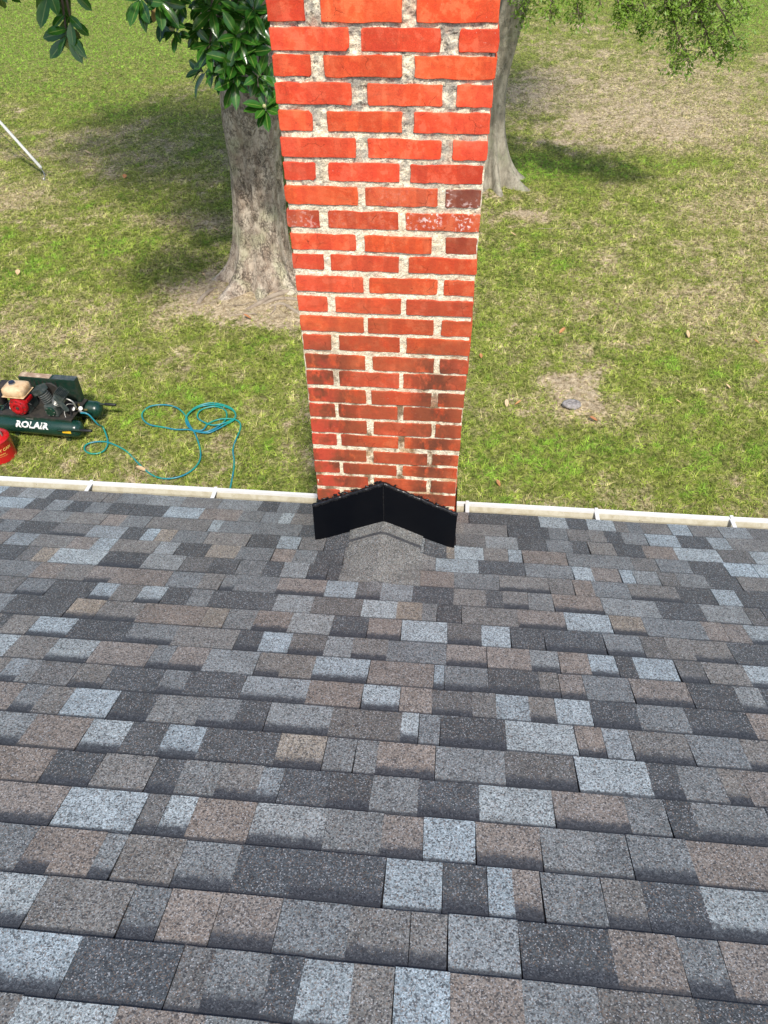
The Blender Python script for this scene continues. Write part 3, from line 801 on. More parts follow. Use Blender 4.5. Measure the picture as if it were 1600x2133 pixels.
gutter(X0 + 0.2, CX0 - 0.006, [-5.4, -4.7, -4.0, -3.3, -2.6, -1.90, -1.205], [])
gutter(CX1 + 0.006, X1 - 0.2, [0.150, 0.818, 1.501, 2.2, 2.9, 3.6, 4.3], [0.135])

# ------------------------------------------------------------------ chimney
chim = empty("brick_chimney", (CX0, CY0, 0))
tag(chim, "tall red brick chimney with cream mortar and black gable shaped flashing at its foot", "chimney")
def cp(v): return Vector(v) - Vector((CX0, CY0, 0))
ROWS = [
    (-0.432, -0.371, [(-0.008, 0.099), (0.144, 0.368), (0.407, 0.632)]),
    (-0.502, -0.446, [(-0.006, 0.218), (0.253, 0.476), (0.528, 0.637)]),
    (-0.568, -0.512, [(-0.005, 0.104), (0.144, 0.369), (0.405, 0.636)]),
    (-0.641, -0.583, [(-0.006, 0.221), (0.267, 0.487), (0.528, 0.633)]),
    (-0.714, -0.657, [(-0.005, 0.099), (0.144, 0.37), (0.405, 0.631)]),
    (-0.789, -0.733, [(-0.005, 0.228), (0.265, 0.49), (0.524, 0.63)]),
    (-0.860, -0.805, [(-0.004, 0.097), (0.139, 0.364), (0.397, 0.622)]),
    (-0.935, -0.878, [(-0.008, 0.229), (0.254, 0.486), (0.51, 0.622)]),
    (-1.012, -0.955, [(-0.009, 0.1), (0.128, 0.36), (0.384, 0.625)]),
    (-1.088, -1.033, [(-0.004, 0.217), (0.247, 0.471), (0.518, 0.621)]),
    (-1.159, -1.103, [(-0.005, 0.105), (0.128, 0.363), (0.396, 0.627)]),
    (-1.239, -1.182, [(0.001, 0.238), (0.259, 0.496), (0.519, 0.624)]),
    (-1.317, -1.259, [(-0.001, 0.107), (0.135, 0.371), (0.39, 0.625)]),
    (-1.397, -1.336, [(0.002, 0.235), (0.251, 0.489), (0.517, 0.626)]),
    (-1.475, -1.412, [(0.006, 0.112), (0.14, 0.368), (0.392, 0.626)]),
    (-1.557, -1.496, [(0.008, 0.236), (0.265, 0.497), (0.519, 0.626)]),
    (-1.633, -1.567, [(0.006, 0.111), (0.134, 0.366), (0.381, 0.621)]),
    (-1.712, -1.649, [(0.008, 0.235), (0.256, 0.492), (0.517, 0.62)]),
    (-1.785, -1.721, [(0.005, 0.11), (0.124, 0.359), (0.383, 0.615)]),
    (-1.862, -1.799, [(0.005, 0.234), (0.263, 0.498), (0.513, 0.617)]),
    (-1.930, -1.872, [(0.005, 0.107), (0.126, 0.363), (0.389, 0.618)]),
    (-2.013, -1.953, [(0.005, 0.23), (0.259, 0.486), (0.506, 0.614)]),
    (-2.081, -2.024, [(0.004, 0.112), (0.129, 0.356), (0.382, 0.613)]),
    (-2.163, -2.099, [(0.007, 0.233), (0.259, 0.487), (0.505, 0.613)]),
    (-2.243, -2.180, [(0.005, 0.107), (0.123, 0.357), (0.377, 0.614)]),
    (-2.329, -2.261, [(0.01, 0.229), (0.256, 0.492), (0.509, 0.613)]),
]
CH_TOP = CAM_H + 0.42
def chimney_core():
    # four mortar faces with a coarse surface, butted at the corners
    ins = 0.009
    def lx(z): t = min(1, max(0, (z - 2.7) / 2.0)); return -0.5365 - 0.0105 * t
    def rx(z): t = min(1, max(0, (z - 2.7) / 2.0)); return 0.0675 + 0.0195 * t
    xa, xb, ya, yb = CX0 + ins + 0.006, 0.058, CY0 + 0.0045, CY1 - ins
    z0, z1 = 0.0, CH_TOP - 0.002
    zs_front = np.concatenate([np.arange(z0, 2.4, 0.3), np.arange(2.4, z1, 0.006), [z1]])
    xs = np.linspace(0, 1, 97); vs = []; fs = []
    nx = len(xs)
    for z in zs_front:
        for i, u_ in enumerate(xs):
            x = lx(z) * (1 - u_) + rx(z) * u_ + 0.002 * noise.noise(Vector((u_ * 3, z * 40, 2)))
            up = min(1, max(0, (z - 3.7) / 1.0))
            d = 0.0030 * noise.noise(Vector((x * 55, z * 55, 1))) + 0.0020 * noise.noise(Vector((x * 150, z * 150, 5))) + up * 0.007 * max(0, 0.15 + noise.noise(Vector((x * 30, z * 45, 9))) + 0.15)
            vs.append(cp((x, ya + d if 0 < i < nx - 1 else ya + abs(d), z)))
    for j in range(len(zs_front) - 1):
        for i in range(nx - 1): fs.append((j * nx + i, j * nx + i + 1, (j + 1) * nx + i + 1, (j + 1) * nx + i))
    n = len(vs)
    # sides and back, plain
    ring = [(xb, ya), (xb, yb), (xa, yb), (xa, ya)]
    for (x, y) in ring: vs += [cp((x, y + 0.001, z0)), cp((x, y + 0.001, z1))]
    for i in range(3): fs.append((n + 2 * i, n + 2 * i + 2, n + 2 * i + 3, n + 2 * i + 1))
    fs.append((n + 1, n + 3, n + 5, n + 7))
    return mesh_obj("mortar", vs, fs, M_mortar, chim, smooth=False)
chimney_core()
def brick_geo(r, u0, u1, z0, z1, depth, yface):
    """front-facing brick with worn, slightly irregular outline"""
    w = u1 - u0; h = z1 - z0; c = min(0.004, h * 0.09)
    def j(a=0.0016): return r.uniform(-a, a)
    cs = [r.uniform(0.3, 1.3) * c for _ in range(4)]
    if r.random() < 0.18: cs[r.randrange(4)] = c * r.uniform(1.8, 2.8)
    ne = 5 if w > 0.15 else 3
    P = [(u0 + cs[0], z0 + j(.001))] + [(u0 + w * (q + 1) / (ne + 1) + j(.006), z0 + j(.0022)) for q in range(ne)] + [(u1 - cs[1], z0 + j(.001)), (u1 + j(.0012), z0 + cs[1]), (u1 + j(.002), (z0 + z1) / 2), (u1 + j(.0012), z1 - cs[2]), (u1 - cs[2], z1 + j(.001))]
    P += [(u1 - w * (q + 1) / (ne + 1) + j(.006), z1 + j(.0022)) for q in range(ne)] + [(u0 + cs[3], z1 + j(.001)), (u0 + j(.0012), z1 - cs[3]), (u0 + j(.002), (z0 + z1) / 2), (u0 + j(.0012), z0 + cs[0])]
    cx, cz = (u0 + u1) / 2, (z0 + z1) / 2; n = len(P); e = 0.0014
    vs = []
    tl = [j(0.0012), j(0.0012)]
    for (x, z) in P:                                    # inset front ring
        ix = x + (e if x < cx else -e) * min(1, abs(x - cx) / (w / 2)) * 1.0; iz = z + (e if z < cz else -e)
        vs.append((ix, yface + tl[0] * (x - cx) / w * 2, iz))
    for (x, z) in P: vs.append((x, yface + e + 0.0004, z))
    for (x, z) in P: vs.append((x, yface + depth, z))
    fs = [tuple(range(n)), tuple(reversed(range(2 * n, 3 * n)))]
    for k in range(n):
        a, b = k, (k + 1) % n
        fs.append((a, n + a, n + b, b)); fs.append((n + a, 2 * n + a, 2 * n + b, n + b))
    return vs, fs
def build_bricks():
    r = random.Random(21)
    rows = [(a + CAM_H, b + CAM_H, [(u + CX0, v + CX0) for u, v in L]) for a, b, L in ROWS]
    # rows above the frame
    above = []; z = rows[0][1] + 0.016; k = 0
    while z + 0.057 < CH_TOP:
        L = [(-0.006, 0.218), (0.253, 0.476), (0.515, 0.634)] if k % 2 == 0 else [(-0.006, 0.102), (0.144, 0.369), (0.405, 0.634)]
        above.append((z, z + 0.057, [(u + CX0, v + CX0) for u, v in L])); z += 0.0735; k += 1
    below = []; z = rows[-1][0] - 0.0735; k = 1
    while z > 0:
        L = [(0.0, 0.218), (0.245, 0.476), (0.503, 0.626)] if k % 2 == 0 else [(0.0, 0.112), (0.135, 0.369), (0.39, 0.626)]
        below.append((z, z + 0.06, [(u + CX0, v + CX0) for u, v in L])); z -= 0.0765; k += 1
    stuff = MB(); idx = 0
    allrows = [(q, 'a') for q in above] + [(q, 'v') for q in rows] + [(q, 'b') for q in below]
    for ri, ((z0, z1, L), kind) in enumerate(allrows):
        for bi, (u0, u1) in enumerate(L):
            half = (u1 - u0) < 0.16
            corner = bi in (0, 2)
            depth = 0.215 if (half and corner) else 0.105
            yf = CY0 + r.uniform(-0.0022, 0.0022)
            tilt = r.uniform(-0.0012, 0.0012)
            vs, fs = brick_geo(r, u0, u1, z0, z1, depth, yf)
            vs = [cp((x, y, z + tilt * (x - u0) / (u1 - u0))) for x, y, z in vs]
            if kind == 'b' : stuff.add(vs, fs); continue
            o = mesh_obj("brick", vs, fs, M_brick, chim)
            v_ = r.uniform(0.80, 1.12); t_ = r.uniform(-0.12, 0.10)
            o.color = (v_, v_ * (1 + t_), v_ * (1 - t_), 1.0)
            if kind == 'v':
                row = ri - len(above) + 1
                if (row, bi) == (8, 2): o.color = (0.34, 0.75, 1.3, 0.0); o['label'] = "dark plum brick with a pale chipped patch"
                if (row, bi) == (9, 2): o.color = (0.80, 0.95, 1.0, 0.0); o['label'] = "brick with a cluster of white lime spots"
                if (row, bi) == (9, 0): o.color = (0.62, 0.75, 0.9, 0.7)
                if (row, bi) == (10, 2): o.color = (0.50, 0.62, 0.8, 1.0)
                if (row, bi) in ((9, 1), (8, 1)): o.color = (0.80, 0.90, 1.0, 0.93)
                if row <= 7: o.color = (o.color[0] * 1.08, o.color[1] * 1.05, o.color[2] * 1.05, 1)
                if row >= 16: o.color = (o.color[0] * 0.90, o.color[1] * 0.95, o.color[2], 1)
        # side and back faces of the same course (not in the photograph): one joined part
        zz0, zz1 = z0, z1
        lhalf = (L[0][1] - L[0][0]) < 0.16; rhalf = (L[2][1] - L[2][0]) < 0.16
        for side, hf in ((0, lhalf), (1, rhalf)):
            y = CY0 + (0.215 if hf else 0.105) + 0.012
            xface = max(CX0, L[0][0]) + 0.001 if side == 0 else min(CX1, L[2][1]) - 0.001
            while y < CY1 - 0.02:
                y2 = min(y + 0.205, CY1)
                xm = xface + (0.05 if side == 0 else -0.05)
                stuff.box(cp((xm, (y + y2) / 2, (zz0 + zz1) / 2)), (0.10, y2 - y, zz1 - zz0), bevel=0)
                y = y2 + 0.012
        xb = CX0 + 0.11
        while xb < CX1 - 0.12:
            x2 = min(xb + 0.2, CX1 - 0.11)
            stuff.box(cp(((xb + x2) / 2, CY1 - 0.05, (zz0 + zz1) / 2)), (x2 - xb, 0.10, zz1 - zz0)); xb = x2 + 0.012
    o = stuff.build("side_bricks", M_brick, chim); o['kind'] = 'stuff'
build_bricks()

# flashing: two bent sheet panels meeting at the saddle ridge
def flashing():
    zt = CAM_H
    yf = CY0 - 0.016; th = 0.003
    fl = empty("flashing", cp((CXM, CY0, 2.6)), parent=chim)
    off = Vector((CXM, CY0, 2.6))
    top = [(-0.563, 2.775), (CXM, 2.928), (0.0835, 2.768)]
    bot = [(-0.566, 2.540), (CXM, 2.694), (0.0800, 2.533)]
    for s in (0, 1):
        xa, xb = (0, 1) if s == 0 else (1, 2)
        n = 14; vs = []; fs = []
        for i in range(n + 1):
            t = i / n
            x = top[xa][0] * (1 - t) + top[xb][0] * t
            z1 = top[xa][1] * (1 - t) + top[xb][1] * t
            xq = bot[xa][0] * (1 - t) + bot[xb][0] * t
            z0 = bot[xa][1] * (1 - t) + bot[xb][1] * t + 0.003 * noise.noise(Vector((x * 30, 0, s)))
            w = 0.002 * noise.noise(Vector((x * 9, 2, s)))
            for zz, xx in ((z0, xq), (z1, x)):
                for y in (yf + w - (0.004 if zz == z0 else 0), yf + w + th): vs.append(Vector((xx + (0.001 if s else -0.001), y, zz)) - off)
        for i in range(n):
            a = i * 4; b = a + 4
            fs += [(a, a + 2, b + 2, b), (a + 1, b + 1, b + 3, a + 3), (a, b, b + 1, a + 1), (a + 2, a + 3, b + 3, b + 2)]
        fs += [(0, 1, 3, 2), (n * 4, n * 4 + 2, n * 4 + 3, n * 4 + 1)]
        mesh_obj("flashing_panel", vs, fs, M_black, fl)
        # return round the corner of the stack
        x = top[0][0] if s == 0 else top[2][0]; z1 = top[0][1] if s == 0 else top[2][1]; z0 = z1 - 0.225
        xo = x + (0.0025 if s == 0 else -0.0025)
        MB().box(Vector((xo, yf + 0.12 + th + 0.002, (z1 + z0) / 2 - 0.035)) - off, (0.003, 0.235, 0.215), Matrix.Rotation(-0.0, 3, 'X')).build("side_flap", M_black, fl)
        # smeared tar bead along the top edge
        r = random.Random(40 + s); pts = []; rad = []
        n = 46
        for i in range(n + 1):
            t = i / n
            x = top[xa][0] * (1 - t) + top[xb][0] * t; z = top[xa][1] * (1 - t) + top[xb][1] * t
            pts.append(Vector((x, yf + 0.006 + r.uniform(-0.002, 0.002), z + 0.002 + r.uniform(-0.0025, 0.003))) - off)
            rad.append(r.uniform(0.0080, 0.0098 if s else 0.0115) * (1.15 if abs(x - CXM) < 0.03 else 1))
        bead = MB().tube(pts, rad, 7)
        # torn smears climbing on to the brick
        for i in range(34 if s == 0 else 10):
            t = r.random(); x = top[xa][0] * (1 - t) + top[xb][0] * t; z = top[xa][1] * (1 - t) + top[xb][1] * t
            if not (CX0 - 0.0 < x < CX1): continue
            sz = r.uniform(0.004, 0.010)
            q = Vector((x, CY0 - 0.003, z + 0.008 + r.uniform(0, 0.008) * (1.6 if s == 0 else 0.8))) - off
            bead.box(q, (sz * 2.2, 0.006, sz * 0.9), Matrix.Rotation(r.uniform(-0.8, 0.8), 3, 'Y'), bevel=0.002)
        if s == 0: bead.tube([Vector((CXM + r.uniform(-.001, .001), yf - 0.001, 2.70 + i * 0.0228)) - off for i in range(11)], [r.uniform(0.002, 0.0035) for _ in range(11)], 7)
        b = bead.build("tar_bead", M_tar, fl); auto_smooth(b, 60)
flashing()

# ------------------------------------------------------------------ magnolia tree
def leaf_mesh(name, mat, L=0.17, W=0.065, fold=0.25, curl=0.12, n=5):
    """a leaf with a folded midrib, pointing along +Y"""
    vs = []; fs = []; uv = []
    for i in range(n + 1):
        t = i / n
        w = W * 0.5 * (math.sin(math.pi * min(1, t * 0.96 + 0.03)) ** 0.75) * (0.75 + 0.5 * t)
        if i == n: w = 0.0006
        y = L * t; z = -curl * L * t * t
        vs += [(-w, y, z + w * fold), (0, y, z - w * 0.05), (w, y, z + w * fold)]
        uv += [(-1, t, 0), (0, t, 0), (1, t, 0)]
    for i in range(n):
        a = 3 * i
        fs += [(a, a + 1, a + 4, a + 3), (a + 1, a + 2, a + 5, a + 4)]
    me = bpy.data.meshes.new(name); me.from_pydata(vs, [], fs); me.materials.append(mat)
    at = me.attributes.new("luv", 'FLOAT_VECTOR', 'POINT'); at.data.foreach_set('vector', np.array(uv, dtype=np.float32).ravel())
    me.polygons.foreach_set('use_smooth', [True] * len(me.polygons))
    return me

def trunk_geo(base, pts, lobes, flare, n=64, seed=0, furrow=0.03):
    """pts: (x, y, z, r). Buttressed base, furrowed skin."""
    P = spline([p[:3] for p in pts], 7); Rr = []
    for i in range(len(pts) - 1):
        for j in range(7): Rr.append(pts[i][3] + (pts[i + 1][3] - pts[i][3]) * j / 7)
    Rr.append(pts[-1][3])
    vs = []; fs = []
    z0 = pts[0][2]
    for p, r in zip(P, Rr):
        h = p.z - z0
        for k in range(n):
            a = 2 * math.pi * k / n
            lob = 0
            for la, lw, ls in lobes:
                d = (a - la + math.pi) % (2 * math.pi) - math.pi
                lob += ls * math.exp(-(d / lw) ** 2)
            f = flare * math.exp(-h / 0.22) * (0.25 + lob) + 0.26 * lob * math.exp(-h / 0.85) - 0.06 * math.exp(-h / 0.8)
            nn = noise.noise(Vector((math.cos(a) * 2.2, math.sin(a) * 2.2, p.z * 1.1 + seed)))
            n2 = noise.noise(Vector((math.cos(a) * 7, math.sin(a) * 7, p.z * 2.0 + seed)))
            n3 = noise.noise(Vector((math.cos(a) * 16, math.sin(a) * 16, p.z * 9 + seed)))
            rr = r * (1 + 0.10 * nn + furrow * 1.6 * n2 + furrow * 0.6 * n3) + r * f
            vs.append(Vector((p.x + rr * math.cos(a), p.y + rr * math.sin(a), p.z)) - Vector(base))
    m_ = len(P)
    for j in range(m_ - 1):
        for k in range(n): fs.append((j * n + k, j * n + (k + 1) % n, (j + 1) * n + (k + 1) % n, (j + 1) * n + k))
    fs.append(tuple((m_ - 1) * n + k for k in range(n)))
    return vs, fs

MB0 = Vector((-2.66, 9.9, terr(0, 9.9)))
mag = empty("magnolia_tree", MB0)
tag(mag, "large magnolia with a thick furrowed grey trunk and flared roots, left of the chimney", "tree")
vs, fs = trunk_geo(MB0, [(-2.70, 9.9, MB0.z - 0.10, 0.40), (-2.70, 9.9, 0.35, 0.365), (-2.67, 9.9, 0.75, 0.345), (-2.63, 9.9, 1.35, 0.335), (-2.61, 9.9, 1.95, 0.345), (-2.60, 9.9, 2.45, 0.36), (-2.60, 9.9, 2.75, 0.30)],
                   [(4.15, 0.24, 0.95), (4.85, 0.17, 0.75), (5.55, 0.26, 0.72), (3.40, 0.20, 0.85), (0.1, 0.35, 0.6), (1.6, 0.4, 0.5), (2.5, 0.3, 0.6)], 1.25, n=110, seed=3, furrow=0.045)
t_ = mesh_obj("trunk", vs, fs, M_bark, mag, smooth=True)
def limb(name, pts, rads, mat, parent, base, n=12):
    P = spline(pts, 6); R_ = []
    for i in range(len(rads) - 1):
        for j in range(6): R_.append(rads[i] + (rads[i + 1] - rads[i]) * j / 6)
    R_.append(rads[-1])
    o = MB().tube([Vector(p) - Vector(base) for p in P], R_, n).build(name, mat, parent, smooth=True)
    return o
limb("limb", [(-2.66, 9.9, 2.3), (-2.80, 9.88, 3.0), (-2.95, 9.9, 4.0), (-3.2, 10.3, 6.0), (-3.4, 10.8, 8.2)], [0.24, 0.20, 0.17, 0.12, 0.05], M_bark, mag, MB0, 20)
limb("limb", [(-2.50, 9.9, 2.2), (-2.28, 9.95, 3.0), (-2.1, 10.1, 4.2), (-1.8, 10.5, 6.2), (-1.6, 10.8, 8.0)], [0.25, 0.20, 0.16, 0.11, 0.05], M_bark, mag, MB0, 20)
limb("limb", [(-2.6, 10.0, 2.5), (-2.6, 10.6, 3.6), (-2.5, 11.6, 5.0), (-2.6, 12.6, 6.6)], [0.2, 0.15, 0.10, 0.04], M_bark, mag, MB0, 16)
# surface roots
def root(pts, r0, r1):
    n = len(pts); P = []
    for i, (x, y) in enumerate(pts):
        t = i / (n - 1); r = r0 + (r1 - r0) * t
        P.append((x, y, terr_n(x, y) + r * (0.35 if 0 < i < n - 1 else -0.5)))
    limb("surface_root", P, [r0 + (r1 - r0) * i / (n - 1) for i in range(n)], M_root, mag, MB0, 8)
root([(-2.75, 8.95), (-2.58, 9.12), (-2.45, 9.3), (-2.3, 9.42), (-2.1, 9.55)], 0.030, 0.045)
root([(-2.55, 9.10), (-2.4, 9.22), (-2.2, 9.26), (-1.95, 9.2), (-1.8, 9.0)], 0.022, 0.03)
root([(-2.45, 9.06), (-2.3, 9.12), (-2.15, 9.02), (-2.0, 8.9)], 0.018, 0.028)
root([(-3.45, 9.05), (-3.42, 9.2), (-3.36, 9.38), (-3.3, 9.5)], 0.034, 0.022)
root([(-3.2, 9.2), (-3.16, 9.36), (-3.12, 9.5)], 0.014, 0.02)
root([(-2.95, 8.78), (-2.8, 8.82), (-2.62, 8.85), (-2.5, 8.8)], 0.010, 0.016)
root([(-2.4, 8.85), (-2.36, 8.98), (-2.38, 9.12)], 0.008, 0.012)

mag_leaf_me = [leaf_mesh("leaf", M_magleaf, 0.26, 0.108, 0.22, 0.10), leaf_mesh("leaf", M_magleaf, 0.22, 0.092, 0.30, 0.18), leaf_mesh("leaf", M_magleaf, 0.28, 0.100, 0.35, 0.25)]
old_leaf_me = leaf_mesh("old_leaf", M_magleaf_old, 0.19, 0.07, 0.35, 0.25)
def leaf_matrix(pos, dirv, nrm, s):
    y = Vector(dirv).normalized(); z = (Vector(nrm) - y * Vector(nrm).dot(y))
    z = z.normalized() if z.length > 1e-4 else y.orthogonal().normalized()
    x = y.cross(z)
    M = Matrix((x * s, y * s, z * s)).transposed().to_4x4(); M.translation = pos
    return M
def whorl(center, n, seed, axis, bpts, scale=1.0, droop=0.0, bud=False, old=0):
    """a twig end with a rosette of leaves; the leaves are children of their branch"""
    r = random.Random(seed); c = Vector(center); ax = Vector(axis).normalized()
    base = MB0
    P = [Vector(p) for p in bpts] + [c]
    br = limb("branch", P, [0.022 - 0.015 * i / (len(P) - 1) for i in range(len(P))], M_twig, mag, base, 7)
    u = ax.orthogonal().normalized(); w = ax.cross(u)
    for i in range(n):
        a = i * 2.39996 + r.uniform(-0.25, 0.25); t = i / n
        el = 0.15 + 1.0 * t * 0.8 + r.uniform(-0.15, 0.15)           # outer leaves spread, inner rise
        d = (u * math.cos(a) + w * math.sin(a)) * math.cos(el) + ax * math.sin(el) + Vector((0, 0, -droop * r.uniform(0.6, 1.2)))
        pos = c - ax * (0.07 * (1 - t)) + d * 0.012
        o = bpy.data.objects.new("leaf", old_leaf_me if i < old else r.choice(mag_leaf_me)); col.objects.link(o); o.parent = br
        o.matrix_basis = leaf_matrix(pos - base, d, (ax if ax.z > 0 else Vector((0, -0.8, 0.5))) + Vector((r.uniform(-.35, .35), r.uniform(-.35, .35), 0)), scale * r.uniform(0.75, 1.08))
        if i < old: o['label'] = "yellowed old leaf"
    if bud:
        b = MB().lathe([(0.002, -0.02), (0.016, 0.0), (0.022, 0.018), (0.018, 0.035), (0.004, 0.052)], c - base + ax * 0.01, ax, 10).build("bud", simple_mat("magnolia_bud", (0.55, 0.52, 0.25), 0.6), br, smooth=True)
W = [  # centre, leaves, axis, hub of the branch, scale, droop, bud, old
    ((-2.37, 8.60, 3.15), 12, (0.1, -0.75, 0.65), [(-2.5, 9.7, 3.6), (-2.4, 9.1, 3.5)], 1.0, 0.10, False, 0),
    ((-2.22, 8.62, 3.24), 9, (0.4, -0.6, 0.6), [(-2.4, 9.7, 3.6), (-2.3, 9.1, 3.5)], 1.0, 0.10, False, 0),
    ((-2.52, 8.62, 3.08), 9, (-0.5, -0.6, 0.5), [(-2.6, 9.7, 3.5), (-2.5, 9.1, 3.4)], 0.95, 0.15, False, 0),
    ((-2.40, 8.60, 2.98), 8, (0.1, -0.8, 0.3), [(-2.5, 9.7, 3.5), (-2.4, 9.1, 3.3)], 0.95, 0.2, False, 0),
    ((-2.10, 8.60, 2.72), 11, (0.05, -0.75, 0.6), [(-2.35, 9.7, 3.4), (-2.2, 9.1, 3.1)], 0.95, 0.12, True, 0),
    ((-2.14, 8.62, 3.02), 7, (0.3, -0.6, 0.4), [(-2.35, 9.7, 3.4), (-2.2, 9.1, 3.2)], 0.85, 0.2, True, 0),
    ((-2.06, 8.70, 2.92), 7, (0.5, -0.4, 0.2), [(-2.35, 9.7, 3.4), (-2.15, 9.1, 3.2)], 0.9, 0.25, False, 0),
    ((-2.96, 8.60, 3.42), 10, (-0.35, -0.6, 0.55), [(-2.75, 9.7, 3.9), (-2.85, 9.1, 3.7)], 0.85, 0.25, True, 1),
    ((-2.75, 8.80, 3.40), 8, (0.1, -0.7, 0.4), [(-2.7, 9.7, 3.9), (-2.7, 9.2, 3.7)], 0.85, 0.25, False, 0),
    ((-2.86, 8.95, 2.98), 7, (-0.5, -0.5, 0.3), [(-2.7, 9.7, 3.5), (-2.75, 9.3, 3.3)], 0.95, 0.25, False, 0),
    ((-2.45, 8.80, 3.53), 9, (0, -0.6, 0.6), [(-2.5, 9.7, 4.0), (-2.45, 9.2, 3.8)], 1.0, 0.15, False, 0),
    ((-2.20, 8.70, 3.52), 9, (0.2, -0.6, 0.6), [(-2.35, 9.7, 4.0), (-2.3, 9.1, 3.8)], 1.0, 0.15, False, 1),
    ((-2.14, 8.85, 3.33), 8, (0.3, -0.6, 0.5), [(-2.35, 9.7, 3.8), (-2.25, 9.2, 3.6)], 1.0, 0.2, False, 1),
    ((-2.66, 8.80, 3.66), 9, (-0.1, -0.6, 0.6), [(-2.65, 9.7, 4.2), (-2.65, 9.2, 3.9)], 1.0, 0.15, False, 0),
    ((-3.12, 8.25, 3.74), 9, (-0.1, -0.5, 0.1), [(-2.8, 9.6, 4.3), (-3.0, 8.8, 4.1)], 1.0, 0.5, False, 1),
    ((-2.97, 8.35, 3.72), 7, (0.2, -0.5, 0.1), [(-2.8, 9.6, 4.3), (-2.9, 8.8, 4.1)], 0.95, 0.5, False, 1),
    ((-2.85, 8.60, 3.70), 8, (0, -0.6, 0.5), [(-2.7, 9.6, 4.2), (-2.8, 9.0, 4.0)], 0.95, 0.25, False, 0),
    ((-2.62, 8.65, 3.30), 9, (-0.3, -0.7, 0.5), [(-2.6, 9.7, 3.8), (-2.6, 9.1, 3.6)], 1.0, 0.15, False, 0),
    ((-2.68, 8.75, 3.14), 8, (-0.5, -0.6, 0.4), [(-2.6, 9.7, 3.7), (-2.6, 9.2, 3.5)], 0.9, 0.25, False, 1),
    ((-2.30, 8.60, 3.38), 9, (0.2, -0.7, 0.6), [(-2.4, 9.7, 3.9), (-2.35, 9.1, 3.7)], 1.0, 0.15, False, 0),
    ((-3.06, 8.55, 3.56), 8, (-0.4, -0.6, 0.4), [(-2.8, 9.7, 4.0), (-2.95, 9.1, 3.8)], 0.9, 0.25, False, 0),
    ((-2.55, 8.65, 3.62), 9, (0.0, -0.7, 0.6), [(-2.6, 9.7, 4.1), (-2.55, 9.1, 3.9)], 1.0, 0.15, False, 0),
    ((-2.12, 8.65, 3.60), 9, (0.1, -0.7, 0.6), [(-2.3, 9.7, 4.1), (-2.2, 9.1, 3.9)], 1.0, 0.15, False, 0),
    # the dark sprays hanging into the top left corner
    ((-3.34, 7.00, 3.66), 9, (-0.35, -0.1, -0.9), [(-3.0, 9.0, 4.6), (-3.25, 7.3, 4.4), (-3.28, 7.02, 4.05)], 0.85, 0.25, False, 0),
    ((-3.27, 7.00, 3.78), 6, (0.2, -0.1, -0.9), [(-3.0, 9.0, 4.6), (-3.2, 7.3, 4.4), (-3.24, 7.02, 4.1)], 0.85, 0.4, False, 0),
    ((-3.40, 7.00, 3.96), 6, (-0.1, -0.2, -0.8), [(-3.0, 9.0, 4.7), (-3.3, 7.3, 4.5), (-3.38, 7.02, 4.2)], 0.95, 0.4, False, 0),
    ((-3.22, 7.05, 3.98), 5, (0.3, -0.2, -0.8), [(-3.0, 9.0, 4.7), (-3.2, 7.3, 4.5)], 0.9, 0.4, False, 0),
    ((-3.82, 7.00, 4.02), 7, (-0.2, -0.2, -0.8), [(-3.0, 9.0, 4.8), (-3.6, 7.4, 4.5)], 0.9, 0.3, False, 0),
]
for i, (c, n, ax, bp, sc, dr_, bud, old) in enumerate(W): whorl(c, n, 100 + i, ax, bp, sc, dr_, bud, old)

def foliage(name, mat, blobs, count, L, Wd, parent, base, seed, avoid=None, clump=0.22, per=7):
    """leaf clumps spread through ellipsoids: crown the photograph only hints at, joined into one part"""
    r = random.Random(seed); vs = []; fs = []; uv = []
    tot = sum(b[6] for b in blobs)
    for b in blobs:
        k = int(count * b[6] / tot)
        for _ in range(k):
            while True:
                q = Vector((r.uniform(-1, 1), r.uniform(-1, 1), r.uniform(-1, 1)))
                if 0.2 < q.length < 1: break
            q = q * (0.55 + 0.45 * r.random()) if r.random() < 0.6 else q
            c = Vector((b[0] + q.x * b[3], b[1] + q.y * b[4], b[2] + q.z * b[5]))
            if avoid and avoid(c): continue
            for _ in range(per):
                p = c + Vector((r.gauss(0, clump), r.gauss(0, clump), r.gauss(0, clump * 0.7)))
                if avoid and avoid(p): continue
                d = Vector((r.uniform(-1, 1), r.uniform(-1, 1), r.uniform(-0.9, 0.4))).normalized()
                s = Vector((r.uniform(-1, 1), r.uniform(-1, 1), r.uniform(-0.3, 0.3))); s = (s - d * s.dot(d)).normalized()
                l = L * r.uniform(0.7, 1.2); w = Wd * r.uniform(0.7, 1.2) * 0.5; n = len(vs); up = d.cross(s) * w * 0.3
                vs += [p - base, p + d * l * 0.45 + s * w + up - base, p + d * l - base, p + d * l * 0.45 - s * w + up - base]
                uv += [(0, 0, 0), (1, .5, 0), (0, 1, 0), (-1, .5, 0)]
                fs += [(n, n + 1, n + 2), (n, n + 2, n + 3)]
    o = mesh_obj(name, vs, fs, mat, parent)
    at = o.data.attributes.new("luv", 'FLOAT_VECTOR', 'POINT'); at.data.foreach_set('vector', np.array(uv, dtype=np.float32).ravel())
    o['kind'] = 'stuff'
    return o
def in_frame(p, margin=0.03):
    q = Vector(p) - Vector((0, 0, CAM_H)); w = q.dot(_fwd)
    if w <= 0.3: return False
    y = q.dot(_up2) / w * 1543.8
    return y < 1066.5 + 1543.8 * margin
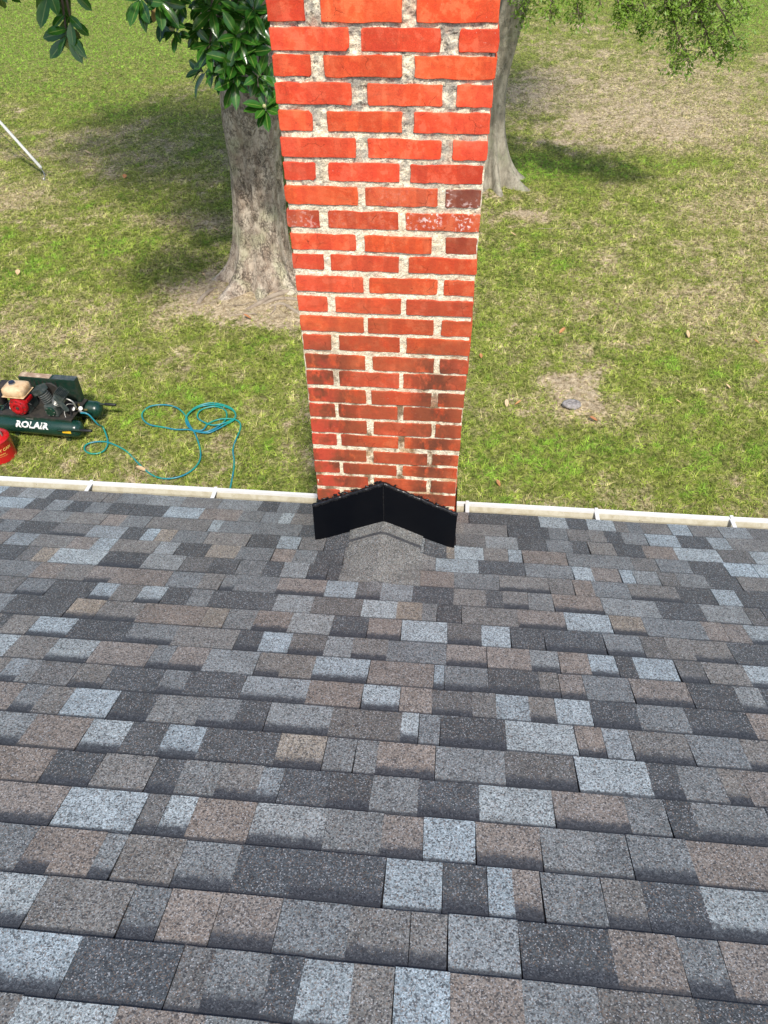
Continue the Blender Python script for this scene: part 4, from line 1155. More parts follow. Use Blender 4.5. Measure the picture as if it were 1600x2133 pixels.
foliage("crown", M_magleaf, [(-2.9, 10.4, 6.6, 3.4, 3.2, 2.8, 5), (-2.8, 11.5, 4.9, 3.2, 2.6, 1.2, 2), (-5.0, 11.5, 5.6, 2.6, 2.6, 1.6, 2), (-2.6, 8.6, 4.6, 1.5, 1.0, 0.6, 1), (-1.0, 11, 6, 2, 2, 2, 1.5), (-3.0, 6.0, 5.35, 0.9, 0.55, 0.30, 0.5)],  # last blob: unseen foliage added sunward to shade the hanging sprays
        3300, 0.19, 0.075, mag, MB0, 77, avoid=lambda p: in_frame(p, 0.02))

# ------------------------------------------------------------------ second tree, right behind the chimney
TB = Vector((0.56, 13.5, terr(0, 13.5)))
tr2 = empty("shade_tree", TB)
tag(tr2, "slimmer smooth grey tree behind the right edge of the chimney, small leaved boughs reaching right", "tree")
vs, fs = trunk_geo(TB, [(0.60, 13.5, TB.z - 0.08, 0.25), (0.56, 13.5, 0.70, 0.225), (0.52, 13.5, 1.2, 0.205), (0.50, 13.5, 1.8, 0.205), (0.60, 13.5, 2.4, 0.21), (0.72, 13.5, 2.95, 0.215), (0.82, 13.5, 3.6, 0.20)],
                   [(5.7, 0.26, 2.2), (4.95, 0.18, 1.6), (4.3, 0.22, 1.4), (0.2, 0.3, 1.6), (1.8, 0.4, 1.2), (3.1, 0.3, 1.4)], 0.95, n=80, seed=11, furrow=0.012)
mesh_obj("trunk", vs, fs, M_bark2, tr2, smooth=True)
limb("limb", [(0.8, 13.5, 3.4), (0.7, 13.6, 5), (0.6, 13.8, 7.5)], [0.19, 0.15, 0.07], M_bark2, tr2, TB, 16)
limb("limb", [(0.85, 13.45, 3.2), (1.7, 12.9, 3.8), (2.6, 12.3, 3.9), (3.2, 12.1, 3.5)], [0.13, 0.08, 0.05, 0.02], M_bark2, tr2, TB, 12)
r_ = random.Random(9)
def spray(path, r0, n, spread, seed, leafL=0.062, leafW=0.034):
    """a leafy bough: bark tube plus small leaves along side twigs"""
    r = random.Random(seed); P = spline(path, 8)
    br = MB().tube([p - TB for p in P], [r0 * (1 - 0.8 * i / (len(P) - 1)) for i in range(len(P))], 6)
    vs = []; fs = []
    for i in range(n):
        t = r.random() ** 0.8; p = P[min(len(P) - 1, int(t * (len(P) - 1)))]
        d = Vector((r.gauss(0, 1), r.gauss(0, 1), r.gauss(-0.25, 0.7))).normalized()
        L_ = spread * r.uniform(0.3, 1.0) * (1.15 - 0.5 * t)
        q = p + d * L_ + Vector((0, 0, -0.12 * L_))
        if i % 2 == 0: br.tube([p - TB, (p + q) / 2 - TB + Vector((0, 0, 0.02)), q - TB], [0.006, 0.004, 0.002], 3, cap=False)
        m_ = r.randint(5, 11)
        for k in range(m_):
            c = p + (q - p) * r.uniform(0.35, 1.05) + Vector((r.gauss(0, 0.03), r.gauss(0, 0.03), r.gauss(0, 0.03)))
            dd = (d * 0.6 + Vector((r.gauss(0, .7), r.gauss(0, .7), r.gauss(-.25, .5)))).normalized()
            s = dd.cross(Vector((r.gauss(0, .4), r.gauss(0, .4), 1))).normalized()
            l = leafL * r.uniform(0.7, 1.25); w = leafW * r.uniform(0.7, 1.2) * 0.5; b = len(vs); up = dd.cross(s) * w * 0.35
            vs += [c - TB, c + dd * l * 0.5 + s * w + up - TB, c + dd * l - TB, c + dd * l * 0.5 - s * w + up - TB]
            fs += [(b, b + 1, b + 2), (b, b + 2, b + 3)]
    bo = br.build("bough", M_twig, tr2)
    lf = mesh_obj("leaves", vs, fs, M_smallleaf, bo); lf['kind'] = 'stuff'
SP = [
    ([(0.85, 13.0, 3.6), (0.85, 12.3, 3.3), (0.75, 12.0, 3.0)], 68, 0.36),
    ([(0.9, 13.0, 3.6), (1.1, 12.4, 3.3), (1.12, 12.0, 3.0)], 74, 0.38),
    ([(1.0, 13.0, 3.7), (1.4, 12.4, 3.3), (1.50, 12.0, 2.98)], 74, 0.36),
    ([(1.2, 13.0, 3.7), (1.6, 12.4, 3.4), (1.78, 12.0, 3.1)], 55, 0.34),
    ([(1.3, 12.8, 3.8), (1.9, 12.2, 3.3), (2.08, 12.0, 2.92)], 62, 0.31),
    ([(1.7, 12.8, 3.8), (2.3, 12.2, 3.2), (2.42, 12.0, 2.80)], 68, 0.31),
    ([(2.0, 12.8, 3.8), (2.6, 12.2, 3.3), (2.75, 12.0, 2.98)], 68, 0.34),
    ([(2.2, 12.4, 3.9), (2.55, 12.1, 3.3), (2.85, 12.0, 2.80), (3.05, 12.0, 2.48)], 117, 0.49),
    ([(2.4, 12.4, 3.9), (2.85, 12.1, 3.25), (3.15, 12.0, 2.9), (3.40, 12.0, 2.55)], 136, 0.56),
    ([(2.6, 12.4, 3.9), (3.1, 12.1, 3.3), (3.45, 12.0, 2.95), (3.72, 12.0, 2.62)], 74, 0.43),
    ([(2.6, 12.4, 3.9), (2.9, 12.2, 3.4), (3.1, 12.1, 3.1)], 86, 0.47),
    ([(2.2, 12.8, 3.8), (2.9, 12.3, 3.3), (3.2, 12.0, 3.05)], 90, 0.34),
    ([(2.8, 12.8, 3.8), (3.3, 12.3, 3.4), (3.7, 12.0, 3.0)], 80, 0.34),
    ([(1.4, 12.9, 3.8), (2.0, 12.4, 3.3), (2.2, 12.0, 3.05)], 70, 0.32),
    ([(3.2, 12.6, 3.9), (3.9, 12.2, 3.4), (4.12, 12.0, 3.1)], 21, 0.27),
]
for i, (pth, n, sp_) in enumerate(SP): spray(pth, 0.022, n, sp_, 300 + i)
foliage("crown", M_smallleaf, [(0.6, 14.0, 6.8, 3.2, 3.2, 2.4, 5), (0.5, 15.5, 5.2, 2.5, 2, 1.2, 2)],
        3200, 0.085, 0.05, tr2, TB, 78, avoid=lambda p: in_frame(p, 0.02), clump=0.18, per=9)

# ------------------------------------------------------------------ air hose
HOSE = [(-4.15, 6.45), (-3.982, 6.447), (-3.857, 6.376), (-3.749, 6.267), (-3.661, 6.129), (-3.63, 6.019), (-3.645, 5.932), (-3.704, 5.89), (-3.78, 5.892), (-3.851, 5.944), (-3.871, 6.015), (-3.829, 6.068), (-3.734, 6.096), (-3.636, 6.089), (-3.501, 6.029), (-3.381, 5.953), (-3.27, 5.848), (-3.134, 5.72), (-3.01, 5.621), (-2.904, 5.571), (-2.794, 5.564), (-2.682, 5.607), (-2.6, 5.695), (-2.559, 5.808), (-2.563, 5.933), (-2.62, 6.097), (-2.702, 6.26), (-2.767, 6.356), (-2.859, 6.481), (-2.902, 6.598), (-2.883, 6.707), (-2.827, 6.789), (-2.703, 6.846), (-2.562, 6.84), (-2.427, 6.772), (-2.354, 6.67), (-2.362, 6.579), (-2.439, 6.498), (-2.564, 6.459), (-2.693, 6.509), (-2.777, 6.593), (-2.783, 6.699), (-2.702, 6.767), (-2.59, 6.791), (-2.484, 6.722), (-2.445, 6.603), (-2.473, 6.481), (-2.557, 6.357), (-2.663, 6.326), (-2.767, 6.356), (-2.861, 6.452), (-2.903, 6.568), (-2.864, 6.709), (-2.77, 6.8), (-2.617, 6.821), (-2.469, 6.785), (-2.371, 6.699), (-2.343, 6.58), (-2.416, 6.485), (-2.504, 6.376), (-2.585, 6.32), (-2.721, 6.33), (-2.804, 6.353), (-2.957, 6.35), (-3.097, 6.369), (-3.263, 6.406), (-3.359, 6.473), (-3.411, 6.56), (-3.417, 6.652), (-3.367, 6.733), (-3.262, 6.779), (-3.14, 6.772), (-3.023, 6.712), (-2.925, 6.612), (-2.85, 6.482), (-2.771, 6.37), (-2.654, 6.364), (-2.624, 6.469), (-2.548, 6.55), (-2.458, 6.577), (-2.343, 6.58), (-2.272, 6.526), (-2.245, 6.41), (-2.252, 6.237), (-2.245, 6.07), (-2.193, 5.907), (-2.159, 5.744), (-2.131, 5.507), (-2.106, 5.2), (-2.09, 4.6), (-2.2, 3.9)]
def build_hose():
    k = NM("teal_rubber_hose"); P = k.pos()
    c = k.mix(k.mapr(k.noise(P, 4, 3), 0.4, 0.62), (0.010, 0.26, 0.20), (0.012, 0.19, 0.27))
    k.base(c); k.set(rough=0.32, spec=0.6)
    pts = []
    for i, (x, y) in enumerate(HOSE):
        z = terr_n(x, y) + 0.030
        if i == 0: x, y, z = -3.90, 6.19, 0.345
        elif i == 1: x, y, z = -3.82, 6.19, 0.33
        elif i == 2: x, y, z = -3.75, 6.19, 0.20
        elif i == 3: z += 0.06
        if 27 <= i <= 80: z += 0.006 + 0.010 * ((i * 7) % 5) / 5
        pts.append((x, y, z))
    o = MB().tube(spline(pts, 5), 0.0088, 8).build("air_hose", k.m, smooth=True)
    tag(o, "thin teal air hose, coiled in loops on the grass and running to the gutter", "hose")
build_hose()

# ------------------------------------------------------------------ compressor
M_green = simple_mat("dark_green_paint", (0.004, 0.034, 0.022), 0.28, dirt=(0.018, 0.042, 0.032), dscale=10, amount=0.5, spec=0.6)
M_dgreen = simple_mat("dirty_green_paint", (0.006, 0.030, 0.018), 0.5, dirt=(0.05, 0.045, 0.035), dscale=14, amount=0.6)
M_cast = simple_mat("dark_cast_iron", (0.035, 0.050, 0.046), 0.45, dirt=(0.16, 0.16, 0.15), dscale=25, amount=0.5)
M_deck = simple_mat("grimy_steel_deck", (0.022, 0.020, 0.017), 0.7, dirt=(0.07, 0.055, 0.04), dscale=14)
M_steel = simple_mat("worn_steel", (0.42, 0.41, 0.38), 0.4, 0.7, dscale=40)
M_brass = simple_mat("brass_fitting", (0.50, 0.38, 0.16), 0.35, 0.9, dscale=40)
M_rubber = simple_mat("black_rubber", (0.012, 0.012, 0.013), 0.5)
M_red = simple_mat("red_enamel", (0.42, 0.008, 0.012), 0.3, dirt=(0.10, 0.01, 0.01), dscale=22, amount=0.55, spec=0.6)
M_tank = simple_mat("scorched_cream_fuel_tank", (0.68, 0.50, 0.30), 0.4, dirt=(0.42, 0.22, 0.09), dscale=9, amount=0.8)
M_yel = simple_mat("yellow_sticker", (0.80, 0.48, 0.02), 0.5)
M_lett = simple_mat("white_lettering", (0.78, 0.78, 0.74), 0.6)
M_rust = simple_mat("scraped_rusty_metal", (0.30, 0.20, 0.13), 0.8, dirt=(0.62, 0.50, 0.36), dscale=12, amount=0.9)
M_can = simple_mat("red_can_paint", (0.50, 0.010, 0.012), 0.3, dirt=(0.36, 0.01, 0.01), dscale=12, spec=0.6)
M_gold = simple_mat("gold_print", (0.85, 0.55, 0.14), 0.5)

def text_mesh(s, size, bold=0.0):
    cu = bpy.data.curves.new("t", 'FONT'); cu.body = s; cu.size = size; cu.align_x = 'CENTER'; cu.align_y = 'CENTER'; cu.offset = bold; cu.resolution_u = 2
    o = bpy.data.objects.new("t", cu); col.objects.link(o)
    bpy.context.view_layer.update()
    dg = bpy.context.evaluated_depsgraph_get(); me = bpy.data.meshes.new_from_object(o.evaluated_get(dg))
    bm = bmesh.new(); bm.from_mesh(me); bmesh.ops.triangulate(bm, faces=bm.faces[:])
    bmesh.ops.subdivide_edges(bm, edges=[e for e in bm.edges if e.calc_length() > size * 0.12], cuts=2, use_grid_fill=False)
    bm.to_mesh(me); bm.free()
    vs = [v.co.copy() for v in me.vertices]; fs = [tuple(p.vertices) for p in me.polygons]
    bpy.data.objects.remove(o); bpy.data.curves.remove(cu); bpy.data.meshes.remove(me)
    return vs, fs

CP = Vector((-3.90, 6.12, 0.0)); CROT = math.radians(-3.5)
comp = empty("air_compressor", CP, CROT)
tag(comp, "dark green twin tank air compressor with red engine and tan fuel tank on the lawn", "compressor")
TR = 0.094; TZ = 0.175; SP2 = 0.37; TL = 1.06
def tank(y, dx):
    prof = [(0.004, -TL), (0.05, -TL + 0.008), (0.082, -TL + 0.03), (TR, -TL + 0.065), (TR, -0.065), (0.084, -0.032), (0.055, -0.010), (0.02, -0.001), (0.003, 0.0)]
    o = MB().lathe(prof, (dx, y, TZ), Vector((1, 0, 0)), 32).build("tank", M_green, comp); auto_smooth(o, 50)
    w = MB().lathe([(TR + 0.0012, -0.071), (TR + 0.003, -0.068), (TR + 0.0012, -0.063)], (dx, y, TZ), Vector((1, 0, 0)), 32, cap=False).build("weld_seam", M_green, o, smooth=True)
    return o
tf = tank(0, 0.0); tb = tank(SP2, 0.06)
# lettering wrapped round the front tank
def wrap_text(s, size, cx, cy, cz, rad, ang, parent, mat, bold, name, italic=0.0):
    vs, fs = text_mesh(s, size, bold); out = []
    for v in vs:
        a = ang + v.y / rad
        out.append((cx + v.x * 1.12 + v.y * italic, cy - rad * math.cos(a), cz + rad * math.sin(a)))
    return mesh_obj(name, out, fs, mat, parent)
wrap_text("ROLAIR", 0.098, -0.535, 0, TZ, TR + 0.0015, math.radians(36), tf, M_lett, 0.0035, "lettering", 0.08)
st = MB(); ns = 6
vv = []; 
for i in range(ns + 1):
    a = math.radians(2 + 26 * i / ns)
    for x in (-0.185, -0.085): vv.append((x - 0.02 * i / ns * 0, -(TR + 0.002) * math.cos(a), TZ + (TR + 0.002) * math.sin(a)))
st.add(vv, [(2 * i, 2 * i + 1, 2 * i + 3, 2 * i + 2) for i in range(ns)]); st.build("warning_sticker", M_yel, tf)
# feet, wheel at the far left end
for x in (-0.20, -0.80):
    for y in (0, SP2): MB().box((x, y, 0.045), (0.05, 0.05, 0.09), bevel=0.006).build("foot", M_dgreen, comp)
wh = MB().lathe([(0.05, -0.04), (0.13, -0.045), (0.15, -0.025), (0.152, 0.0), (0.15, 0.025), (0.13, 0.045), (0.05, 0.04)], (-1.2, SP2 / 2, 0.155), Vector((0, 1, 0)), 28).build("wheel", M_rubber, comp); auto_smooth(wh)
MB().lathe([(0.03, -0.05), (0.075, -0.046), (0.075, 0.046), (0.03, 0.05)], (-1.2, SP2 / 2, 0.155), Vector((0, 1, 0)), 16).build("hub", M_steel, wh)
for y in (SP2 / 2 - 0.09, SP2 / 2 + 0.09): MB().tube([(-1.2, y, 0.155), (-1.0, y, 0.2), (-0.9, y, 0.27)], 0.014, 8).build("wheel_fork", M_dgreen, comp)
# deck with a folded front edge
dk = MB(); dk.box((-0.52, SP2 / 2 + 0.005, 0.290), (0.86, SP2 + 0.03, 0.008)); dk.box((-0.52, -0.011, 0.262), (0.86, 0.006, 0.056)); dk.box((-0.52, SP2 + 0.021, 0.262), (0.86, 0.006, 0.056))
d_ = dk.build("deck_plate", M_deck, comp)
MB().box((-0.52, -0.0165, 0.262), (0.862, 0.004, 0.058)).build("deck_edge", M_dgreen, comp)
MB().box((-0.575, -0.0195, 0.262), (0.085, 0.002, 0.028)).build("name_plate", M_steel, comp)
# handles
for y, dx in ((-0.02, 0.0), (SP2, 0.06)):
    h = MB().tube(spline([(-0.24 + dx, y - 0.075 if y < 0.1 else y + 0.02, 0.205), (-0.06 + dx, y - 0.078 if y < 0.1 else y + 0.02, 0.235), (0.12 + dx, y - 0.08 if y < 0.1 else y + 0.02, 0.245)], 4), 0.0115, 8).build("handle", M_dgreen, comp, smooth=True)
    gx = y - 0.08 if y < 0.1 else y + 0.02
    MB().tube([(0.04 + dx, gx, 0.243), (0.05 + dx, gx, 0.244), (0.165 + dx, gx, 0.247), (0.172 + dx, gx, 0.247)], [0.013, 0.0165, 0.0165, 0.013], 12).build("grip", M_rubber, h, smooth=True)
# belt guard: long tall box at the back, scraped along its top
bg_ = MB(); bg_.box((-0.46, SP2 - 0.005, 0.435), (0.66, 0.085, 0.28), bevel=0.008)
g_ = bg_.build("belt_guard", M_dgreen, comp)
MB().box((-0.60, SP2 - 0.005, 0.5772), (0.36, 0.078, 0.003)).build("scraped_top", M_rust, g_)
MB().box((-0.26, SP2 - 0.005, 0.5772), (0.26, 0.082, 0.003)).build("guard_lid", M_cast, g_)
for i in range(9): MB().box((-0.76 + i * 0.05, SP2 - 0.0495, 0.45), (0.012, 0.004, 0.18)).build("vent_slot", M_deck, g_)
# pump: crankcase, two finned cylinders in a V, head, pulley
pu = empty("pump", (-0.315, 0.10, 0.294), parent=comp)
MB().box((0, 0, 0.07), (0.14, 0.16, 0.14), bevel=0.018).build("crankcase", M_cast, pu)
MB().lathe([(0.055, 0), (0.055, 0.012), (0.045, 0.016)], (0, -0.08, 0.075), Vector((0, -1, 0)), 20).build("bearing_cover", M_green, pu)
for i in range(6):
    a = i * math.pi / 3
    MB().lathe([(0.006, 0), (0.006, 0.006)], (0.047 * math.cos(a), -0.092, 0.075 + 0.047 * math.sin(a)), Vector((0, -1, 0)), 6).build("bolt", M_steel, pu)
for tilt, c0, hd in ((-24, (-0.035, 0.01, 0.13), True), (33, (0.045, 0.01, 0.12), True)):
    ax = Vector((math.sin(math.radians(tilt)), 0, math.cos(math.radians(tilt))))
    prof = [(0.040, 0)]
    h = 0.01
    while h < 0.125:
        prof += [(0.042, h), (0.060, h + 0.002), (0.060, h + 0.006), (0.042, h + 0.008)]; h += 0.0135
    cy_ = MB().lathe(prof + [(0.042, 0.13)], c0, ax, 22).build("cylinder", M_cast, pu)
    q = Matrix.Rotation(math.radians(tilt), 3, 'Y'); top = Vector(c0) + ax * 0.150
    hb = MB().box(top, (0.118, 0.118, 0.034), q, bevel=0.006)
    for i in range(8): hb.box(top + q @ Vector((-0.052 + i * 0.015, 0, 0.03)), (0.0045, 0.124, 0.036), q)
    hb.build("cylinder_head", M_cast, pu)
    fr_ = MB()
    for i in range(5): fr_.lathe([(0.0602, 0.024 + i * 0.022), (0.0625, 0.026 + i * 0.022), (0.0602, 0.028 + i * 0.022)], c0, ax, 20, cap=False)
    fr_.build("fin_edges", M_steel, cy_)
ic = MB()
for i in range(13): ic.tube([(0.085 + 0.007 * i * 0.9, -0.055, 0.235 - 0.0125 * i), (0.115 + 0.007 * i * 0.9, -0.055, 0.250 - 0.0125 * i)], 0.020, 8)
ic.build("intercooler_fins", M_cast, pu)
pw = MB().lathe([(0.02, -0.012), (0.095, -0.012), (0.100, 0), (0.095, 0.012), (0.02, 0.012)], (-0.07, 0.145, 0.185), Vector((0, 1, 0)), 28).build("flywheel", M_deck, pu); auto_smooth(pw)
MB().tube(spline([(0.10, 0.02, 0.10), (0.15, 0.0, 0.19), (0.20, -0.01, 0.205), (0.25, -0.01, 0.17), (0.262, -0.01, 0.10)], 5), 0.009, 8).build("discharge_pipe", M_steel, pu, smooth=True)
# engine: shroud, recoil starter, fuel tank with cap, muffler, air cleaner
en = empty("engine", (-0.690, 0.11, 0.294), parent=comp)
MB().box((0.0, 0.03, 0.075), (0.21, 0.20, 0.15), bevel=0.012).build("engine_block", M_cast, en)
rc = MB().lathe([(0.098, 0), (0.100, 0.03), (0.092, 0.045), (0.070, 0.050), (0.066, 0.062), (0.045, 0.064), (0.040, 0.050), (0.022, 0.050), (0.004, 0.052)], (0.02, -0.075, 0.105), Vector((0, -1, 0)), 32).build("recoil_starter", M_red, en); auto_smooth(rc, 35)
for i in range(10):
    a = i * 2 * math.pi / 10 + 0.2
    MB().box((0.02 + 0.082 * math.cos(a), -0.1225, 0.105 + 0.082 * math.sin(a)), (0.012, 0.004, 0.012), Matrix.Rotation(-a, 3, 'Y')).build("vent_slot", M_deck, rc)
MB().lathe([(0.018, 0), (0.016, 0.006)], (0.02, -0.126, 0.105), Vector((0, -1, 0)), 10).build("starter_hub", M_deck, rc)
MB().box((-0.05, -0.05, 0.16), (0.05, 0.05, 0.05), bevel=0.01).build("shroud_lug", M_red, en)
MB().box((0.03, -0.02, 0.165), (0.20, 0.12, 0.05), bevel=0.014).build("fan_shroud", M_red, en)
MB().box((-0.085, -0.088, 0.10), (0.018, 0.012, 0.085), Matrix.Rotation(0.3, 3, 'Y'), bevel=0.003).build("starter_grip", M_lett, en)
ft = MB().box((0.0, 0.0, 0.262), (0.245, 0.215, 0.125), bevel=0.045).build("fuel_tank", M_tank, en); auto_smooth(ft, 60)
MB().box((0.0, 0.0, 0.226), (0.252, 0.222, 0.006), bevel=0.002).build("tank_seam", M_tank, ft)
fc = MB().lathe([(0.034, 0), (0.036, 0.004), (0.034, 0.012), (0.027, 0.013)], (-0.035, 0.01, 0.323), Vector((0, 0, 1)), 24).build("filler_neck", M_steel, ft)
cap = MB()
pr = [(0.026 if i % 2 == 0 else 0.032) for i in range(16)]
vs = []; 
for z in (0.334, 0.352):
    for i in range(16):
        a = 2 * math.pi * i / 16; vs.append((-0.035 + pr[i] * math.cos(a), 0.01 + pr[i] * math.sin(a), z))
cap.add(vs, [tuple(range(16, 32)), tuple(reversed(range(16)))] + [(i, (i + 1) % 16, 16 + (i + 1) % 16, 16 + i) for i in range(16)])
cap.build("fuel_cap", simple_mat("blue_black_cap", (0.012, 0.018, 0.045), 0.4), ft)
MB().box((-0.19, 0.07, 0.22), (0.13, 0.16, 0.10), bevel=0.015).build("muffler", M_deck, en)
MB().box((-0.19, -0.06, 0.17), (0.10, 0.10, 0.12), bevel=0.02).build("air_cleaner", M_rubber, en)
MB().tube([(-0.15, 0.0, 0.10), (-0.24, -0.06, 0.01)], 0.012, 8).build("oil_drain", M_green, en)
MB().tube(spline([(0.10, -0.05, 0.14), (0.15, -0.06, 0.12), (0.16, -0.03, 0.06)], 4), 0.005, 6).build("throttle_cable", M_rubber, en)
# valve cluster at the right end
mf = empty("manifold", (-0.085, 0.17, 0.294), parent=comp)
MB().tube([(-0.05, 0, 0.02), (0.10, 0, 0.02)], 0.012, 8).build("pipe", M_brass, mf)
MB().tube([(0.02, 0, 0.02), (0.02, 0, 0.09)], 0.010, 8).build("riser", M_brass, mf)
for p, a in (((0.055, -0.03, 0.06), (0.2, -0.8, 0.5)), ((-0.02, -0.04, 0.055), (-0.1, -0.8, 0.5))):
    gg = MB().lathe([(0.024, 0), (0.026, 0.004), (0.026, 0.016), (0.022, 0.018)], p, Vector(a), 20).build("gauge", M_rubber, mf)
    MB().lathe([(0.0215, 0.0185), (0.0215, 0.019)], p, Vector(a), 20).build("gauge_face", M_lett, gg)
MB().lathe([(0.02, 0), (0.024, 0.01), (0.024, 0.04), (0.016, 0.045)], (-0.03, 0.02, 0.05), Vector((0, 0, 1)), 14).build("pressure_switch", M_rubber, mf)
MB().tube(spline([(0.02, -0.02, 0.05), (0.06, -0.07, 0.045), (0.14, -0.09, 0.045)], 4), [0.012] * 5 + [0.010] * 4, 8).build("hose_coupler", M_steel, mf, smooth=True)
MB().tube(spline([(-0.02, 0, 0.08), (-0.08, -0.05, 0.11), (-0.11, -0.10, 0.04), (-0.07, -0.15, -0.03), (-0.02, -0.15, -0.07)], 5), 0.0045, 6).build("unloader_tube", M_steel, mf, smooth=True)
MB().tube(spline([(0.0, 0, 0.06), (-0.03, -0.06, 0.08), (-0.04, -0.10, 0.02), (-0.02, -0.13, -0.05)], 5), 0.006, 6).build("wire", M_rubber, mf, smooth=True)

# ------------------------------------------------------------------ gas can (at the left edge of the frame)
can = empty("gas_can", (-4.735, 5.80, 0.012), math.radians(0))
tag(can, "round red metal safety gas can standing in front of the compressor", "gas can")
prof = [(0.002, 0.0), (0.158, 0.0), (0.165, 0.006), (0.163, 0.012), (0.165, 0.12), (0.163, 0.24), (0.166, 0.246), (0.160, 0.256), (0.13, 0.272), (0.07, 0.292), (0.035, 0.300), (0.002, 0.300)]
o = MB().lathe(prof, (0, 0, 0), Vector((0, 0, 1)), 56, cap=False).build("body", M_can, can); auto_smooth(o, 35)
MB().lathe([(0.03, 0.295), (0.034, 0.30), (0.034, 0.325), (0.026, 0.33)], (0.03, 0, 0), Vector((0, 0, 1)), 20).build("spout_cap", M_gold, can)
MB().tube(spline([(-0.12, 0, 0.27), (-0.10, 0, 0.36), (0, 0, 0.39), (0.10, 0, 0.36), (0.12, 0, 0.275)], 5), 0.007, 8).build("bail_handle", M_steel, can, smooth=True)
def cyl_text(s, size, zc, ang0, rad, slope, name, bold=0.002):
    vs, fs = text_mesh(s, size, bold)
    out = []
    for v in vs:
        a = ang0 + v.x / rad
        out.append((rad * math.sin(a), -rad * math.cos(a), zc + v.y + slope * v.x))
    return mesh_obj(name, out, fs, M_gold, can)
cyl_text("SAFETY CAN", 0.045, 0.165, 0.74, 0.1675, 0.0, "lettering")
cyl_text("FLAMMABLE", 0.017, 0.120, 0.74, 0.1675, 0.0, "small_print", 0.0005)
cyl_text("KEEP AWAY FROM HEAT", 0.011, 0.095, 0.74, 0.1675, 0.0, "small_print", 0.0003)

# ------------------------------------------------------------------ guy wire with white guard (upper left)
GB = Vector((-7.31, 13.0, terr_n(-7.31, 13.0)))
gw = empty("guy_wire", GB)
tag(gw, "steel guy wire with a white plastic guard anchored in the lawn, upper left", "guy wire")
gd = Vector((-0.515, 0.05, 0.735)).normalized()
g0 = Vector((-0.07, 0.15, 0.16))
MB().tube([g0 + gd * t for t in (0, 0.02, 1.2, 2.4)], [0.022, 0.026, 0.026, 0.026], 10).build("guard", M_white, gw, smooth=True)
MB().tube(spline([(0, 0, -0.02), (0.005, 0.03, 0.05), (-0.03, 0.10, 0.12), tuple(g0 + gd * 0.1)], 5), 0.006, 6).build("wire", M_steel, gw)
MB().tube([g0 + gd * 2.3, g0 + gd * 12], 0.006, 6).build("wire", M_steel, gw)
lo = g0 + Vector((-0.03, 0, -0.06))
MB().tube(spline([tuple(g0 + gd * 0.18 + Vector((0, 0, -0.03))), tuple(lo + gd * 0.4 + Vector((-.03, 0, -0.04))), tuple(lo + gd * 1.3 + Vector((-.06, 0, -0.09))), tuple(lo + gd * 3.0 + Vector((-.06, 0, -0.09)))], 5), 0.005, 6).build("lower_wire", M_rubber, gw)
MB().lathe([(0.012, -0.05), (0.012, 0.03), (0.02, 0.035), (0.012, 0.05)], (0, 0, 0), Vector((-0.2, 0, 1)), 8).build("anchor_rod", M_steel, gw)

# ------------------------------------------------------------------ weathered rock, leaves, twigs
def rock():
    bm = bmesh.new(); bmesh.ops.create_icosphere(bm, subdivisions=4, radius=1)
    for v in bm.verts:
        p = v.co.copy(); a = math.atan2(p.y, p.x)
        q = 1 + 0.16 * noise.noise(p * 1.6) + 0.10 * noise.noise(p * 4) + 0.05 * noise.noise(p * 11)
        top = 0.036 if p.z > 0 else 0.02
        z = math.copysign(abs(p.z) ** 0.6, p.z) * top
        z -= 0.020 * math.exp(-((p.x - 0.10) ** 2 / 0.05 + (p.y - 0.25) ** 2 / 0.018)) if p.z > 0 else 0
        z += 0.008 * noise.noise(p * 6)
        v.co = Vector((p.x * 0.112 * q, p.y * 0.082 * q, z + 0.012))
    vs = [v.co.copy() for v in bm.verts]; fs = [tuple(x.index for x in f.verts) for f in bm.faces]; bm.free()
    k = NM("weathered_stone"); P = k.obj()
    c = k.mix(k.mapr(k.noise(P, 30, 5, 0.7), 0.35, 0.65), (0.16, 0.145, 0.135), (0.40, 0.37, 0.35))
    c = k.mix(k.mapr(k.noise(P, 60, 4, 0.7), 0.56, 0.66), c, (0.03, 0.028, 0.026)); k.base(c); k.set(rough=0.95)
    k.bump(k.noise(P, 80, 4), 0.006, 0.8)
    o = mesh_obj("rock", vs, fs, k.m, smooth=True, loc=(1.45, 7.14, terr_n(1.45, 7.14) + 0.012))
    o.rotation_euler = (0, 0, 0.1)
    tag(o, "flat weathered grey stone with a dark hollow beside the bare patch", "stone")
rock()

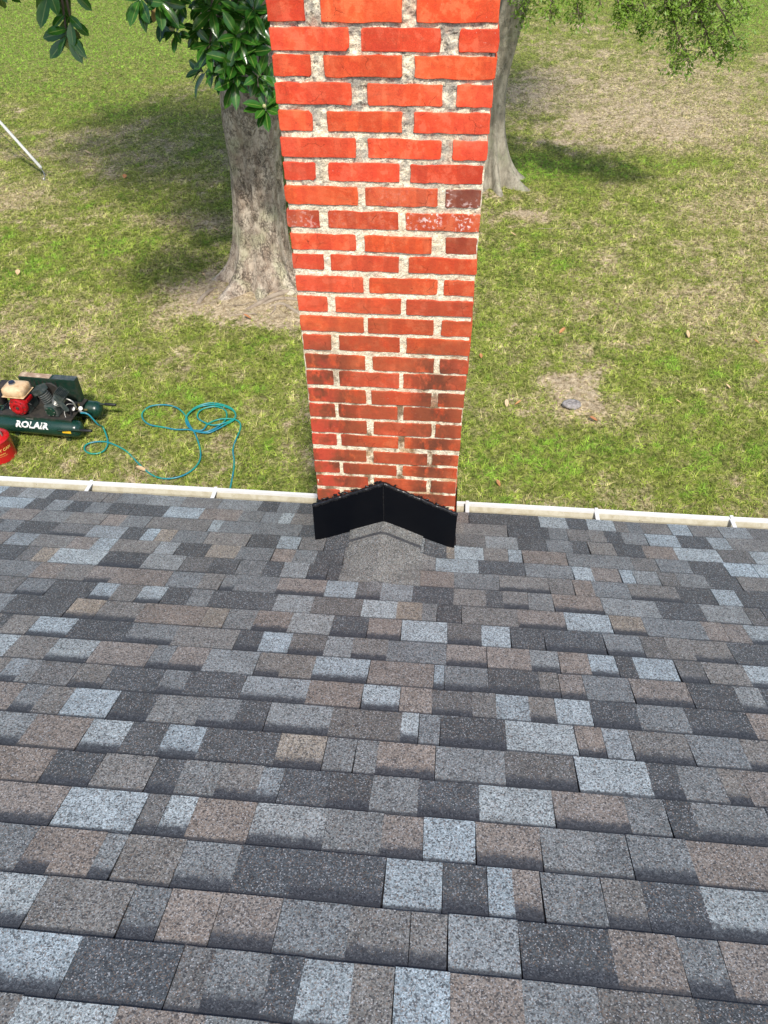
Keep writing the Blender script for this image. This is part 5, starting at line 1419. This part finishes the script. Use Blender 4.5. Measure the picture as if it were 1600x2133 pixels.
def fallen(name, x, y, rz, L, W_, mat, label, cat, group=None, curl=0.3, fold=0.5, tilt=0.1):
    me = leaf_mesh(name, mat, L * 0.8, W_ * 0.8, fold, -curl)
    o = bpy.data.objects.new(name, me); col.objects.link(o)
    o.location = (x, y, terr_n(x, y) + 0.028); o.rotation_euler = (tilt, 0.15, rz)
    tag(o, label, cat, group); return o
FL = [
    (1.41, 8.62, -0.7, 0.15, 0.055, 0, "curled orange brown leaf upright in the grass right of the chimney"),
    (3.04, 8.65, 0.1, 0.15, 0.055, 1, "oval tan leaf lying far right level with the curled one"),
    (0.71, 7.05, 0.1, 0.13, 0.06, 1, "rounded pale tan leaf near the chimney edge, next to a curled one"),
    (0.80, 7.10, -0.9, 0.12, 0.03, 0, "narrow curled orange leaf touching the rounded pale leaf"),
    (1.71, 6.87, 1.4, 0.12, 0.08, 0, "broad reddish brown leaf just below the grey stone"),
    (-3.65, 11.18, 1.5, 0.17, 0.06, 1, "long orange tan leaf left of the magnolia trunk"),
    (-6.28, 9.63, 0.3, 0.13, 0.08, 1, "pale leaf alone at the left edge of the lawn"),
    (-6.92, 14.23, 1.4, 0.17, 0.08, 1, "small whitish leaf high on the shaded left lawn"),
    (-5.87, 13.09, 0.2, 0.13, 0.09, 0, "little orange leaf below the whitish one on the left lawn"),
    (0.96, 11.34, 1.3, 0.14, 0.05, 1, "tan leaf on the lawn close to the right edge of the chimney, upper part"),
    (3.31, 7.57, 0.8, 0.10, 0.04, 1, "tan leaf at the right, lower than the oval one"),
    (2.70, 7.26, 1.3, 0.10, 0.035, 1, "thin pale leaf between the grey stone and the right edge"),
    (-3.06, 5.66, 1.45, 0.16, 0.075, 1, "large pinkish tan leaf under the hose near the gutter"),
    (0.61, 5.72, 0.5, 0.10, 0.05, 0, "rusty leaf at the gutter just right of the chimney"),
    (-2.62, 8.70, 1.3, 0.15, 0.06, 0, "brown curled leaf on the bare soil below the magnolia roots"),
    (-3.52, 9.75, 0.9, 0.09, 0.05, 1, "small tan leaf left of the magnolia roots"),
    (0.42, 8.0, 0.2, 0.09, 0.05, 0, "tiny orange leaf at the right flank of the chimney"),
    (3.9, 8.6, 1.1, 0.10, 0.05, 0, "small brown leaf at the far right edge of the lawn"),
]
for i, (x, y, rz, L_, W_, k_, lab) in enumerate(FL):
    fallen("fallen_leaf", x, y, rz, L_, W_, M_fallen if k_ == 0 else M_fallen_pale, lab, "leaf", "fallen magnolia leaves on the lawn")
# twigs lying under the magnolia
for (x, y, a, l, lab) in ((-2.95, 9.0, 1.2, 0.5, "thin crooked twig on the bare soil in front of the magnolia roots"), (1.3, 11.6, 1.45, 0.5, "straight thin twig on the lawn right of the chimney")):
    P_ = [(x + l * t * math.sin(a) + 0.02 * math.sin(t * 9), y + l * t * math.cos(a) + 0.015 * math.cos(t * 11), 0) for t in np.linspace(0, 1, 7)]
    o = MB().tube([(p[0], p[1], terr_n(p[0], p[1]) + 0.02) for p in P_], [0.005 - 0.003 * i / 6 for i in range(7)], 5).build("twig", M_root)
    tag(o, lab, "twig")
